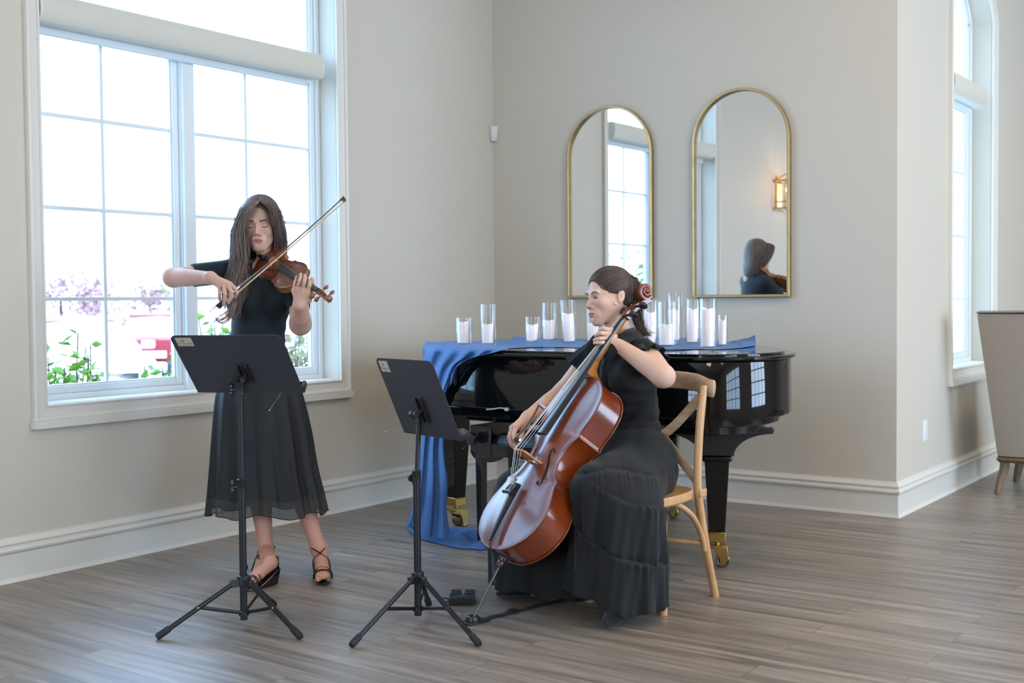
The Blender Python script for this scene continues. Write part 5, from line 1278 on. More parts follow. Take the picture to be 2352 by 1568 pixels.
# skirt: outer chiffon over a shorter lining
def skirt(rows, folds, amp, k=160, jit=0):
    """rows: (px left, px right, py, depth of the middle, depth/width ratio)"""
    R_ = catmull(np.array(rows, float), 8); G = []
    for i, (xl, xr, py, dd, rt_) in enumerate(R_):
        f = i / (len(R_) - 1); c_ = at((xl + xr) / 2, py, dd); hw = (xr - xl) / 2 / FPX * dd; row = []
        for j in range(k):
            a = 2 * PI * j / k; fo = amp * f ** 1.2 * (math.sin(folds * a + .6 * math.sin(3 * a) + jit) + .45 * math.sin(2.3 * folds * a + 1 + jit) * f)
            w = 1 + fo / hw
            row.append(c_ + CR * hw * w * math.cos(a) + CF * hw * rt_ * w * math.sin(a) + np.array([0, 0, .012 * f ** 4 * math.sin(folds * a * .5 + 2)]))
        G.append(row)
    return np.array(G)
sk = mat('skirt_lining', lin(8, 10, 13), .75, sheen=.1)
chf = mat('skirt_chiffon', lin(9, 11, 15), .6, alpha=.8, sheen=.1)
G = skirt([(527, 657, 798, 5.40, .75), (514, 668, 840, 5.40, .75), (499, 690, 900, 5.39, .75), (491, 710, 985, 5.38, .73), (487, 722, 1070, 5.36, .72), (483, 736, 1138, 5.35, .71)], 13, .014, jit=.4)
mb = MB().grid(G, cv=True); keep(mb.build('skirt_lining', sk, angle=3), VS)
G = skirt([(525, 659, 798, 5.40, .75), (512, 670, 840, 5.40, .75), (497, 692, 900, 5.39, .75), (489, 712, 985, 5.38, .73), (484, 725, 1070, 5.36, .72), (480, 739, 1135, 5.35, .71), (477, 746, 1176, 5.34, .70)], 13, .016, jit=.4)
mb = MB().grid(G, cv=True); mb.tube(G[-1], .0022, 5, closed=True); keep(mb.build('skirt', chf, angle=3), VS)
# sandals
pat = mat('patent_black', (.006, .006, .007, 1), .12, coat=.8)
def sandal(hl, to, an, sgn, label=None):
    f = to - hl; f[2] = 0; f /= np.linalg.norm(f); sd = np.cross(f, (0, 0, 1.))
    Lf = np.linalg.norm((to - hl)[:2]); P0 = np.array([*hl[:2], 0]); o = []
    mb = MB(); G = []
    for t in np.linspace(0, 1, 16):
        x = -.028 + (Lf + .075) * t; w = .026 + .012 * math.sin(PI * min(1, t * .9 + .1)) ** .8; w = w if t < .9 else w * (1 - (t - .9) * 5); zt = max(.012, (hl[2] - .018) * (1 - min(1, t * 1.55)) + .012)
        zb = 0 if (t > .55 or t < .28) else .0
        c_ = P0 + f * x
        G.append([c_ + sd * w + (0, 0, zb), c_ + sd * w + (0, 0, zt), c_ - sd * w + (0, 0, zt), c_ - sd * w + (0, 0, zb)])
    G = np.array(G); 
    for q, g in enumerate(G[:4]): g[[0, 3]] += f * .02 * (1 - q / 4)
    mb.grid(G, cv=True); mb.add(G[0], [(0, 1, 2, 3)]); mb.add(G[-1], [(3, 2, 1, 0)]); sh = keep(mb.build('wedge_sandal', pat, bevel=.003), VS)
    def strap(pts, r=.0042):
        m_ = MB(); m_.tube(catmull(pts, 6), r, 8, flat=(1, .45)); keep(m_.build('strap', pat), sh)
    up = np.array([0, 0, 1.]); ball = to - f * .002
    strap([ball + sd * .040 + up * -.012, ball + sd * .034 + up * .016, ball + up * .026, ball - sd * .034 + up * .014, ball - sd * .039 - up * .014], .006)
    b2 = ball - f * .022; strap([b2 + sd * .036 - up * .01, b2 + sd * .032 + up * .018, b2 + up * .033, b2 - sd * .032 + up * .018, b2 - sd * .036 - up * .012], .004)
    a_ = an + up * .004
    strap([b2 + sd * .034, (b2 * .6 + a_ * .4) + sd * .033 + up * .012, (b2 * .35 + a_ * .65) + f * .028 + up * .018, a_ - sd * .036 + f * .004, a_ - sd * .022 - f * .034 + up * .006], .0032)
    strap([b2 - sd * .034, (b2 * .6 + a_ * .4) - sd * .033 + up * .012, (b2 * .35 + a_ * .65) + f * .030 + up * .019, a_ + sd * .036 + f * .004, a_ + sd * .022 - f * .034 + up * .006], .0032)
    hb = hl - f * .024
    strap([a_ + sd * .024 - f * .032 + up * .008, a_ - f * .042 + up * .012, a_ - sd * .024 - f * .032 + up * .008], .0032)
    m_ = MB(); m_.grid(np.array([[hb + sd * .022 * q + up * z - f * .006 * (1 - abs(q)) for q in np.linspace(-1, 1, 7)] for z in (-.02, .01, .04)])); ob = keep(m_.build('heel_counter', pat), sh); s_ = ob.modifiers.new('s', 'SOLIDIFY'); s_.thickness = .002
sandal(hlR, toR, anR, -1); sandal(hlL, toL_, anL, 1)
# hair: cap plus locks
def hcap(P):
    Q = toL(P, VH).astype(np.float32)
    d = ell(Q, (0, -.017, .036), (.0855, .103, .0945)); d = smin(d, ell(Q, (0, -.055, -.075), (.088, .058, .14)), .05); d = smin(d, ell(np.abs(Q) * (1, 0, 0) + Q * (0, 1, 1), (.066, -.018, -.085), (.022, .040, .085)), .02)
    A = Q.copy(); A[:, 0] = np.abs(A[:, 0])
    part = .004 * np.exp(-(Q[:, 0] / .005) ** 2); d = d + part * (Q[:, 2] > .05)
    fc = ell(Q, (0, .078, -.030), (.063, .080, .112)); d = smax(d, -fc, .006)
    return d
lo, hi = box_of(np.array([VH[:3, 3] + (0, 0, .02), VH[:3, 3] + (0, 0, -.08)]), .14); V, Fc = surface(hcap, lo, hi, .0026)
hair_root = skin_mesh('hair', [(V, Fc, skin_col(len(V)))], hairm, VS, 2)
def locks(guides, n, r, seed, jit=.012, wave=.008, name='hair_lock', m_=None, par=None, taper=.35, freq=9):
    """strands between a set of guide curves (lists of world points)"""
    rs = np.random.RandomState(seed); K_ = 34; Gd = []
    for g in guides:
        g = catmull(np.array(g, float), 6); s = np.r_[0, np.cumsum(np.linalg.norm(np.diff(g, axis=0), axis=1))]; s /= s[-1]
        Gd.append(np.stack([np.interp(np.linspace(0, 1, K_), s, g[:, q]) for q in range(3)], 1))
    Gd = np.array(Gd); mb = MB(); t = np.linspace(0, 1, K_)
    for i in range(n):
        u = rs.uniform(0, len(Gd) - 1); a = int(min(u, len(Gd) - 2)); f = u - a; p = Gd[a] * (1 - f) + Gd[a + 1] * f
        off = rs.normal(0, jit, 3); ph = rs.uniform(0, 6.28) * .25 + u * .7
        w = np.sin(t * freq + ph)[:, None] * np.array([CR * .9 + CF * .3]) * wave * (t ** 1.3)[:, None]
        q = p + off * (np.clip(t * 3, 0, 1) * .9 + .1)[:, None] + w
        L0 = rs.uniform(.82, 1.0); kk = max(6, int(K_ * L0)); q = q[:kk]
        mb.tube(q, r * (1 - (1 - taper) * np.linspace(0, 1, kk) ** 2) * rs.uniform(.7, 1.3), 5, caps=False)
    return keep(mb.build(name, m_ or hairm, angle=3), par or hair_root)
D5 = lambda *a: [at(*q) for q in a]
hlight = wood('brown_hair_light', lin(110, 92, 84), lin(154, 134, 122), .55, (1, 1, .25), 45, .06, .2)
locks([D5((592, 458, 5.37), (560, 472, 5.38), (545, 510, 5.40), (534, 570, 5.40), (524, 620, 5.36), (519, 670, 5.31), (516, 715, 5.27), (508, 735, 5.25)),
       D5((592, 459, 5.33), (566, 474, 5.32), (550, 510, 5.33), (541, 570, 5.33), (534, 625, 5.30), (530, 680, 5.26), (524, 720, 5.24), (516, 742, 5.22)),
       D5((593, 461, 5.29), (572, 476, 5.26), (557, 510, 5.27), (553, 565, 5.28), (552, 620, 5.27), (546, 665, 5.24), (538, 705, 5.23), (530, 730, 5.22)),
       D5((594, 464, 5.27), (577, 480, 5.245), (563, 515, 5.25), (562, 560, 5.27), (568, 600, 5.29), (563, 640, 5.27), (552, 675, 5.25), (545, 700, 5.24))], 700, .0013, 4, .009, .019, freq=14)
locks([D5((593, 460, 5.31), (566, 475, 5.29), (549, 515, 5.30), (541, 575, 5.31), (536, 630, 5.27), (531, 680, 5.24), (523, 725, 5.22), (512, 745, 5.20)),
       D5((594, 463, 5.27), (574, 478, 5.245), (558, 515, 5.25), (556, 570, 5.26), (556, 615, 5.265), (549, 660, 5.23), (541, 700, 5.22), (532, 735, 5.20))], 220, .0011, 9, .008, .020, m_=hlight, freq=14)
def shell(D_, c_, ells, k):
    """distance from c_ to the union of ellipsoids along directions D_"""
    lo_, hi_ = np.zeros(len(D_)), np.full(len(D_), .25)
    for _ in range(22):
        m_ = (lo_ + hi_) / 2; Q = (D_ * m_[:, None] + c_).astype(np.float32); v_ = ell(Q, *ells[0]); v_ = smin(v_, ell(Q, *ells[1]), k); hi_ = np.where(v_ > 0, m_, hi_); lo_ = np.where(v_ > 0, lo_, m_)
    return hi_
rs_ = np.random.RandomState(8); mb = MB(); c0_ = np.array([0, -.016, .020])
for i in range(620):
    s_ = rs_.choice([-1, 1]); v0 = rs_.uniform(-1, 1); y0 = .062 * v0 - .012 + (0 if v0 > -.5 else .0); a_ = np.array([s_ * .001, y0, .125 - .03 * abs(v0) ** 3]); b_ = np.array([s_ * .088, y0 * .75 - .022, -.06]); T_ = np.linspace(0, 1, 18)[:, None]
    m_ = np.array([s_ * .075, y0 * .92 - .004, .085]); p_ = a_ * (1 - T_) ** 2 + 2 * m_ * T_ * (1 - T_) + b_ * T_ ** 2 - c0_; n_ = np.linalg.norm(p_, axis=1)[:, None]
    q_ = p_ / n_ * (shell(p_ / n_, c0_, [((0, -.017, .036), (.0855, .103, .0945)), ((0, -.055, -.075), (.088, .058, .14))], .05)[:, None] + .0008 + .0012 * rs_.rand()) + c0_
    mb.tube(toW(q_, VH), .0012, 4, caps=False)
keep(mb.build('crown_strands', hairm, angle=3), hair_root)
locks([D5((596, 459, 5.37), (632, 476, 5.39), (647, 515, 5.42), (653, 565, 5.46), (648, 610, 5.48)),
       D5((596, 460, 5.32), (626, 474, 5.32), (641, 510, 5.35), (646, 555, 5.40), (642, 600, 5.45)),
       D5((596, 462, 5.28), (618, 476, 5.255), (630, 505, 5.28), (636, 545, 5.33), (636, 590, 5.42))], 380, .0015, 6, .008, .007)
locks([D5((538, 690, 5.22), (525, 715, 5.19), (503, 728, 5.17), (488, 742, 5.17), (492, 748, 5.17)), D5((546, 694, 5.22), (534, 724, 5.19), (512, 742, 5.17), (498, 732, 5.17), (500, 715, 5.18))], 26, .0013, 12, .004, .006, m_=hlight)
mb = MB(); c_ = toW(np.array([.079, .0, -.052]), VH)
for dz in (0, -.009, -.018, -.028): mb.ball(at(566, 573, 5.29) + (0, 0, dz), .0032, 6)
keep(mb.build('drop_earring', mat('crystal', (.8, .85, .95, 1), .08, .6)), VS)
mb = MB(); rc = (fL[2][0] * .45 + fL[2][1] * .55); ax = fL[2][1] - fL[2][0]; mb.lathe([(.0096, -.0015), (.0108, -.0012), (.0108, .0012), (.0096, .0015)], rc, ax, 20, caps=False); mb.ball(rc - CF * .0115, .0034, 8); 
for q in range(6): mb.ball(rc - CF * .0112 + CR * .0042 * math.cos(q) + CU * .0042 * math.sin(q), .0015, 5)
keep(mb.build('finger_ring', mat('ring_gold', lin(220, 190, 130), .2, 1)), VS)
# ================================================================ the seated cellist
CS = root('person', on_z(1405, 1425, 0), 'seated woman in a tiered black dress playing the cello, dark hair in a ponytail', 'person')
hor = lambda v: np.array([v[0], v[1], 0.]) / math.hypot(v[0], v[1])
tf = hor(-CR * .72 - CF * .69); tl = hor(CR * .69 - CF * .72); T_F = np.stack([tl, tf, (0, 0, 1.)], 1)
Rh, Fh = hor(CR), hor(CF)
ch_f = -CR * .885 - CF * .44 - CU * .13; ch_u = CU * .99 - CR * .12
HH = frame(at(1399, 681, 4.93), y=ch_f, z=ch_u)
csL, ceL, cwL = V3((1484, 812, 4.80), (1524, 864, 4.60), (1420, 792, 4.79))
csR, ceR, cwR = V3((1366, 812, 5.02), (1292, 902, 5.04), (1213, 958, 4.83))
cn0, cn1 = at(1412, 735, 4.93), at(1424, 778, 4.93)
def c_head(P):
    Q = toL(P, HH).astype(np.float32); d = head_field(Q, eye_open=.0040)
    d = smin(d, limb(P, [HH[:3, 3] + HH[:3, :3] @ np.array([0, -.026, -.045]), cn1], [.049, .055]), .026)
    return d
lo, hi = box_of(np.array([HH[:3, 3], cn1]), .125)
V, Fc = surface(c_head, lo, hi, .0013); Q = toL(V, HH); CSK = np.array(lin(222, 180, 156)[:3])
parts = [(V, Fc, head_col(Q, CSK, np.array(lin(176, 112, 106)[:3])))]
cfL = [V3((1404, 758, 4.80), (1386, 754, 4.775), (1379, 757, 4.785), (1375, 763, 4.80)),
       V3((1399, 767, 4.79), (1380, 765, 4.765), (1373, 767, 4.775), (1368, 771, 4.79)),
       V3((1396, 777, 4.785), (1377, 777, 4.758), (1370, 779, 4.765), (1365, 781, 4.78)),
       V3((1396, 787, 4.785), (1380, 787, 4.755), (1372, 787, 4.76), (1365, 788, 4.775))]
cthL = V3((1416, 785, 4.83), (1407, 772, 4.88), (1396, 765, 4.90), (1388, 762, 4.90))
def c_armL(P):
    d = limb(P, [csL, ceL], [.050, .042]); d = smin(d, limb(P, [ceL, ceL * .62 + cwL * .38, cwL], [.0425, .0405, .027]), .02)
    return smin(d, fingers(P, None, cwL, cfL, cthL), .018)
lo, hi = box_of(np.array([csL, ceL, cwL, cfL[3][3], cthL[3]]), .06)
V, Fc = surface(c_armL, lo, hi, .0019); parts.append((V, Fc, skin_col(len(V), CSK)))
cfR = [V3((1186, 981, 4.775), (1179, 1000, 4.745), (1183, 1014, 4.73), (1190, 1018, 4.735)),
       V3((1180, 979, 4.79), (1172, 1000, 4.765), (1176, 1018, 4.75), (1185, 1026, 4.75)),
       V3((1176, 982, 4.81), (1169, 1004, 4.79), (1174, 1021, 4.775), (1182, 1030, 4.775)),
       V3((1176, 987, 4.83), (1171, 1008, 4.815), (1176, 1023, 4.805), (1183, 1031, 4.80))]
cthR = V3((1203, 976, 4.81), (1198, 996, 4.80), (1194, 1010, 4.785), (1190, 1018, 4.775))
def c_armR(P):
    d = limb(P, [csR, ceR], [.048, .040]); d = smin(d, limb(P, [ceR, ceR * .6 + cwR * .4, cwR], [.040, .038, .026]), .02)
    return smin(d, fingers(P, None, cwR, cfR, cthR), .018)
lo, hi = box_of(np.array([csR, ceR, cwR, cfR[2][2], cfR[3][3]]), .06)
V, Fc = surface(c_armR, lo, hi, .0019); parts.append((V, Fc, skin_col(len(V), CSK)))
def ctrunk(P, g=0.):
    d = ell(P, at(1446, 1045, 4.86), (.165 + g, .135 + g, .125 + g), T_F)
    d = smin(d, ell(P, at(1448, 955, 4.90), (.118 + g, .092 + g, .13 + g), T_F), .07)
    d = smin(d, ell(P, at(1430, 868, 4.90), (.142 + g, .098 + g, .135 + g), T_F), .07)
    d = smin(d, limb(P, [csL * .9 + csR * .1 + (0, 0, .012), at(1424, 790, 4.93), csR * .9 + csL * .1 + (0, 0, .012)], [.047 + g, .055 + g, .047 + g]), .05)
    for s in (1, -1): d = smin(d, ell(P, at(1430, 868, 4.90) + tf * .062 + tl * .062 * s, (.058 + g, .052 + g, .058 + g), T_F), .035)
    return d
kL, aL_ = at(1364, 1122, 4.46), at(1412, 1398, 4.46); kR, aR_ = at(1190, 1120, 4.84), at(1232, 1352, 4.76)
def c_trunk(P):
    d = ctrunk(P, -.01); d = smin(d, caps(P, cn0, cn1, .045, .052), .03)
    d = smin(d, limb(P, [at(1474, 1062, 4.76), kL, aL_], [.08, .055, .034]), .03); return smin(d, limb(P, [at(1418, 1062, 4.95), kR, aR_], [.08, .055, .034]), .03)
lo, hi = box_of(np.array([csL, csR, kL, kR, aL_, aR_]), .12)
V, Fc = surface(c_trunk, lo, hi, .010); parts.append((V, Fc, skin_col(len(V), CSK)))
skin_mesh('body', parts, skin_m, CS)
# eyes
for s in (-1, 1):
    e = toW(np.array([.030 * s, .0715, .0015]), HH); mb = MB(); mb.ball(e, .0124, 14); eo = keep(mb.build('eyeball', mat('eye_white', lin(222, 214, 208), .2, coat=.5)), CS)
    g = HH[:3, :3] @ np.array([-.05, .95, -.22]); g /= np.linalg.norm(g); mb = MB(); mb.lathe([(.0058, .0108), (.0050, .0118), (.0001, .0127)], e, g, 20); keep(mb.build('iris', mat('iris_brown', lin(62, 42, 32), .15, coat=1)), eo)
dk2 = mat('brow_dark', lin(42, 31, 28), .8)
face_line([.013, .021, .031, .041, .048], [.0190, .0220, .0245, .0240, .0200], [.0014] + [.0019] * 14 + [.0009, .0008], 'eyebrow', dk2, HH, CS)
face_line([.0175, .022, .030, .038, .0435], [.0012, .0038, .0052, .0040, .0008], .0011, 'eyelash', mat('lash_black', (.008, .006, .006, 1), .7), HH, CS, off=.0012)
q = on_face([-.021, -.01, 0, .01, .021], [-.0635, -.0647, -.0643, -.0647, -.0635], off=-.0012); mb = MB(); mb.tube(toW(catmull(q, 4), HH), .0007, 5); keep(mb.build('lip_line', mat('lip_dark', lin(110, 54, 52), .6)), CS)
mb = MB(); mb.ball(at(1414, 697, 4.855), .0052, 10); keep(mb.build('pearl_earring', mat('pearl', lin(232, 222, 210), .2, coat=.6)), CS)
# hair drawn back
hair2 = wood('dark_brown_hair', lin(54, 39, 34), lin(90, 68, 58), .5, (1, 1, .3), 50, .08, .2)
TIE = toL(at(1447, 641, 4.95), HH)
def c_cap(P):
    Q = toL(P, HH).astype(np.float32); A = Q.copy(); A[:, 0] = np.abs(A[:, 0])
    d = ell(Q, (0, -.016, .038), (.0805, .0985, .0885)); d = smin(d, ell(Q, (0, -.052, -.022), (.062, .052, .066)), .03)
    # face side of the hairline: a slanted oval
    n_ = (A[:, 1] - (.062 + .0 * A[:, 0])) * .80 - (Q[:, 2] - .071) * .62
    fc = ell(A, (.0, .118, -.012), (.082, .078, .098)); d = smax(d, -fc, .008)
    d = smax(d, -(Q[:, 2] + .050 + .25 * np.minimum(Q[:, 1] + .02, 0)), .01)
    d = smax(d, -ell(A, (.078, .018, -.028), (.020, .036, .040)), .006)
    d = smax(d, -ell(A, (.080, -.010, -.018), (.020, .022, .032)), .006)
    return d
lo, hi = box_of(np.array([HH[:3, 3] + (0, 0, .02)]), .15); V, Fc = surface(c_cap, lo, hi, .0021)
hr2 = skin_mesh('hair', [(V, Fc, skin_col(len(V)))], hair2, CS, 2)
mb = MB(); tw = at(1449, 640, 4.95); dr_ = at(1462, 632, 4.955) - tw; mb.lathe([(.012, -.004), (.0165, 0), (.0165, .008), (.012, .012)], tw, dr_, 16); keep(mb.build('hair_tie', mat('tie_black', (.01, .01, .01, 1), .7)), hr2)
locks([D5((1446, 642, 4.95), (1457, 636, 4.95), (1466, 650, 4.95), (1468, 680, 4.94), (1470, 715, 4.93), (1474, 742, 4.93), (1484, 762, 4.92), (1503, 768, 4.91)),
       D5((1446, 645, 4.94), (1454, 644, 4.93), (1457, 662, 4.93), (1456, 695, 4.92), (1461, 725, 4.92), (1468, 748, 4.92), (1478, 768, 4.91), (1490, 772, 4.90)),
       D5((1446, 644, 4.97), (1459, 641, 4.98), (1463, 662, 4.98), (1460, 695, 4.97), (1464, 725, 4.96), (1470, 750, 4.95), (1482, 764, 4.94))], 420, .0015, 21, .0075, .004, m_=hair2, par=hr2, freq=6)
rs_ = np.random.RandomState(3); mb = MB()           # fine combed strands towards the tie
LN = catmull(np.array([(0, .080, .078), (.030, .074, .073), (.054, .060, .056), (.066, .045, .036), (.072, .030, .018), (.077, .006, .010), (.078, -.028, .002), (.068, -.046, -.028), (.048, -.066, -.054), (.02, -.078, -.066), (0, -.080, -.068)]), 8)
def shell2(D_):
    """distance from the skull middle to the hair surface along directions D_"""
    lo_, hi_ = np.zeros(len(D_)), np.full(len(D_), .2)
    for _ in range(22):
        m_ = (lo_ + hi_) / 2; Q = (D_ * m_[:, None] + (0, -.016, .030)).astype(np.float32)
        v_ = smin(ell(Q, (0, -.016, .038), (.0805, .0985, .0885)), ell(Q, (0, -.052, -.022), (.062, .052, .066)), .03); hi_ = np.where(v_ > 0, m_, hi_); lo_ = np.where(v_ > 0, lo_, m_)
    return hi_
for i in range(900):
    st = LN[rs_.randint(len(LN))] * (rs_.choice([-1, 1]), 1, 1) + rs_.normal(0, .004, 3); T_ = np.linspace(0, 1, 16)
    p_ = st[None] * (1 - T_[:, None]) + TIE[None] * T_[:, None] - np.array([0, -.016, .030]); n_ = np.linalg.norm(p_, axis=1)[:, None]; q_ = p_ / n_ * (shell2(p_ / n_)[:, None] + .0005 + .0008 * rs_.rand()) + np.array([0, -.016, .030])
    w_ = np.clip((T_ - .88) / .12, 0, 1)[:, None]; pts = q_ * (1 - w_ * .5) + TIE * w_ * .5
    mb.tube(toW(np.array(pts), HH), .0009, 4, caps=False)
keep(mb.build('hair_strands', hair2, angle=3), hr2)
# dress
dr_m = mat('dress_black', lin(13, 14, 16), .85, sheen=.1, bump=(420, .4, (1, 1, .35)))
def c_bod(P):
    z = P[:, 2]; q = P - at(1430, 868, 4.90).astype(np.float32); X = q @ tl.astype(np.float32); Y = q @ tf.astype(np.float32)
    d = ctrunk(P, .010) + .0022 * np.sin(X * 95 + 3 * np.sin(z * 22)) * (Y > 0) + .0015 * np.sin(z * 130 + X * 20)
    zw = at(1448, 962, 4.9)[2]; d = d + .006 * np.exp(-((z - zw) / .010) ** 2)
    d = smax(d, -(caps(P, at(1405, 742, 4.90), at(1388, 792, 4.82), .052, .012)), .004); d = smax(d, -caps(P, cn0 + (0, 0, .05), cn0 * .2 + cn1 * .8, .062, .058), .004)
    return smax(d, at(1446, 1040, 4.86)[2] - z, .01)
lo, hi = box_of(np.array([csL, csR, at(1446, 1045, 4.86)]), .19); V, Fc = surface(c_bod, lo, hi, .0042)
bod = skin_mesh('bodice', [(V, Fc, skin_col(len(V)))], dr_m, CS, 2)
def ruffle(c, ax, a0, a1, r0, r1, ln, name, nf=9, u0=None, lift=.5):
    """cap sleeve: a flared fan round the arm axis ax from angle a0 to a1"""
    ax = ax / np.linalg.norm(ax); u = np.cross(ax, (0, 0, 1.)); u /= np.linalg.norm(u); w = np.cross(u, ax); G = []
    for t in np.linspace(0, 1, 10):
        row = []
        for a in np.linspace(a0, a1, 60):
            r = r0 + (r1 - r0) * t + .009 * t * math.sin(nf * a) + .004 * t * math.sin(2.7 * nf * a)
            row.append(c + ax * ln * t + (u * math.cos(a) + w * math.sin(a)) * r)
        G.append(row)
    mb = MB().grid(np.array(G)); o = keep(mb.build(name, dr_m, angle=3), bod); s_ = o.modifiers.new('s', 'SOLIDIFY'); s_.thickness = .003; return o
ruffle(csL - (ceL - csL) * .12, ceL - csL, -PI, PI, .050, .066, .105, 'flutter_sleeve'); ruffle(csR - (ceR - csR) * .15, ceR - csR, -PI, PI, .050, .074, .125, 'flutter_sleeve')
# collar, placket, buttons
def strip(pts, w, n_, name, m_, par=None, th=.0025):
    pts = catmull(np.array(pts), 6); G = []
    for i, p_ in enumerate(pts):
        tg = pts[min(i + 1, len(pts) - 1)] - pts[max(i - 1, 0)]; tg /= np.linalg.norm(tg); s_ = np.cross(tg, n_); s_ /= np.linalg.norm(s_); ww = w[0] + (w[1] - w[0]) * i / (len(pts) - 1); G.append([p_ - s_ * ww, p_, p_ + s_ * ww])
    o = keep(MB().grid(np.array(G)).build(name, m_, angle=3), par or bod); k = o.modifiers.new('s', 'SOLIDIFY'); k.thickness = th; return o
strip(V3((1468, 762, 4.87), (1448, 768, 4.80), (1425, 786, 4.765), (1402, 806, 4.765), (1390, 824, 4.775)), (.030, .020), -CF + CU * .5, 'collar', dr_m)
strip(V3((1378, 768, 4.90), (1368, 776, 4.87), (1362, 786, 4.85), (1356, 800, 4.84), (1350, 818, 4.83)), (.014, .020), -CF + CU * .3, 'collar', dr_m)
fr = lambda py, lat=0: at(1430, py, 4.90) + tf * (.118 if py < 900 else .112) + tl * lat
strip([fr(812) - tf * .015, fr(850) + tf * .006, fr(890) + tf * .002, fr(940) - tf * .012], (.016, .016), tf, 'placket', dr_m)
for py in (838, 872, 906):
    mb = MB(); mb.lathe([(.0048, 0), (.0052, .001), (.0045, .0025), (.001, .002)], fr(py) + tf * .009, tf, 12); keep(mb.build('button', mat('button_black', (.02, .02, .022, 1), .3)), bod)
# tiered skirt
cLc, cRc, cMc = at(1418, 1300, 4.50), at(1208, 1300, 4.84), at(1318, 1300, 4.70)
def column(P, c, a, b, flare, zt, zh, k1, ph, seams, am=.010, lean=(0, 0), slope=.0):
    z = P[:, 2]; h = np.clip((zt - z) / zt, 0, 1); X = (P - c) @ Rh + lean[0] * (z - .2); Y = (P - c) @ Fh + lean[1] * (z - .2)
    th = np.arctan2(Y / b, X / a); sc = 1 + flare * h; r = np.sqrt((X / (a * sc)) ** 2 + (Y / (b * sc)) ** 2); d = (r - 1) * min(a, b) * 1.05
    zz = z + slope * X - .6 * slope * np.abs(X) ** 1.5 + .006 * np.sin(th * 3 + ph); f = np.zeros_like(z); pin = np.zeros_like(z)
    for i, s in enumerate(seams):
        low = seams[i + 1] if i + 1 < len(seams) else 0.; u = np.clip((s - zz) / max(.05, (s - low)), 0, 1); on = (zz < s) & (zz >= low)
        f += on * (.25 + .75 * u) * (np.sin(k1 * th + 2.5 * np.sin(th * 2.2 + i) + ph + i * 1.7) + .3 * np.sin(2.3 * k1 * th + i + 4 * u)); f += on * np.exp(-u * 5) * .45 * np.sin(3.7 * k1 * th + 5 * np.sin(2.3 * th + i)) * (.5 + .5 * np.sin(5 * th + i))
        pin += .005 * np.exp(-((zz - s) / .006) ** 2) - .010 * on * np.exp(-u * 4)
    d = d - am * f + pin
    d = smax(d, z - zt + .05, .16)
    return smax(d, zh - z + .006 * np.sin(k1 * th + ph), .004)
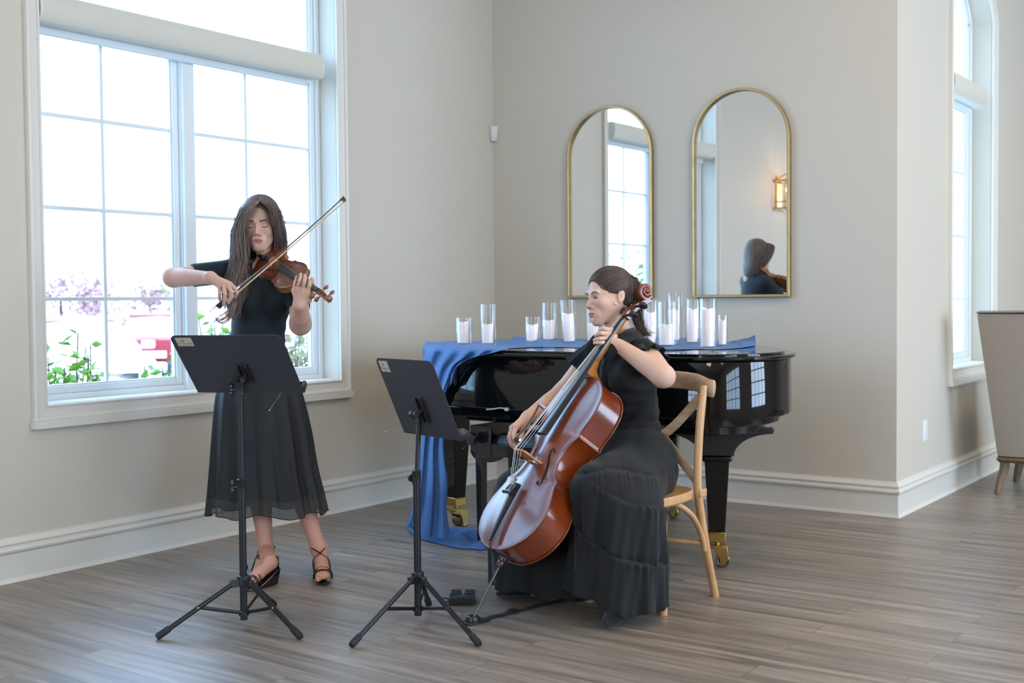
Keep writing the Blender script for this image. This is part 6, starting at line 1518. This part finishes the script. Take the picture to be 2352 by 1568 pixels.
def c_skirt(P):
    P = P.astype(np.float64); z = P[:, 2]
    fz_ = .0022 * np.sin(P @ (Rh * 70 + Fh * 20) + 5 * np.sin(z * 14)) + .0012 * np.sin(P @ (Rh * 30) - z * 85)
    d = ell(P, at(1450, 1050, 4.86), (.185, .155, .135), T_F)
    d = smin(d, caps(P, at(1470, 1070, 4.78), kL + (0, 0, .01), .110, .074), .10)
    d = smin(d, caps(P, at(1420, 1070, 4.95), kR + (0, 0, .01), .110, .074), .10) + fz_
    d = smin(d, caps(P, at(1476, 1092, 4.72), at(1440, 1125, 4.56), .125, .11), .08)
    xl = (P - cLc) @ Rh
    L_ = column(P, cLc, .158, .170, .22, .60, .048 + .06 * np.clip((-xl - .0) / .14, 0, 1), 11, .5, (.475, .265), .0135, (-.02, .05), .42)
    R_ = column(P, cRc, .130, .15, .20, .50, .050, 7, 2., (.44, .24), .0115, (.06, 0))
    M_ = column(P, cMc, .13, .11, .10, .40, .038, 6, 1., (.42, .24), .009)
    d = smin(d, L_, .10); d = smin(d, R_, .09); d = smin(d, M_, .045)
    zs = at(1448, 1052, 4.86)[2]
    u_ = z - zs + .02 * np.sin((P - at(1448, 1052, 4.8)) @ Rh * 14); d = d + .006 * np.exp(-(u_ / .006) ** 2) - .004 * np.exp(-np.maximum(-u_, 0) / .04) * (u_ < 0) * np.sin(P @ (Rh * 230) + 3 * np.sin(P @ (Rh * 60))) * np.exp(-((z - .55) / .2) ** 2)
    return smax(d, z - at(1448, 958, 4.9)[2], .006)
lo, hi = box_of(np.array([cLc + Rh * .22 + Fh * .2, cRc - Rh * .2, kL - Fh * .1, at(1448, 950, 4.9), at(1450, 1050, 5.04), cLc * (1, 1, 0), cLc + Rh * .3 - Fh * .3, cLc - Rh * .3 - Fh * .3, cLc + Rh * .3 + Fh * .3, cRc - Rh * .3 - Fh * .3, cRc - Rh * .3 + Fh * .3]), .02); lo[2] = .01
V, Fc = surface(c_skirt, lo, hi, .0050); skin_mesh('tiered_skirt', [(V, Fc, skin_col(len(V)))], dr_m, CS, 2)
# seams of the tiers on the near side
# shoes
sue = mat('black_suede', (.012, .013, .015, 1), .9, sheen=.4)
def shoe(heel, toe, w, name='flat_shoe'):
    f = toe - heel; Ls = np.linalg.norm(f); f /= Ls; s = np.cross(f, (0, 0, 1.)); G = []
    for t in np.linspace(0, 1, 18):
        ww = w * (.62 + .38 * math.sin(PI * min(1, .15 + t * .8))) * (1 if t < .82 else math.sqrt(max(.02, 1 - ((t - .82) / .18) ** 2))) * (1 if t > .08 else .75 + 3 * t); hh = .058 - .022 * t - (.012 * max(0, t - .7) / .3)
        if t > .93: hh *= .8
        G.append([heel + f * Ls * t + s * ww * math.cos(a) + np.array([0, 0, .012 + (hh - .012) * max(0, math.sin(a)) ** .7]) if math.sin(a) > 0 else heel + f * Ls * t + s * ww * math.cos(a) * 1.0 + np.array([0, 0, .004 + .008 * abs(math.cos(a)) ** 4]) for a in np.linspace(0, 2 * PI, 20, endpoint=False)])
    G = np.array(G); mb = MB(); mb.grid(G, cv=True); mb.add(G[0], [tuple(range(20))]); mb.add(G[-1], [tuple(range(20))[::-1]]); keep(mb.build(name, sue, angle=1.2), CS)
shoe(on_z(1438, 1396, 0), on_z(1396, 1446, 0), .043); shoe(on_z(1262, 1366, 0), on_z(1140, 1370, 0), .042)
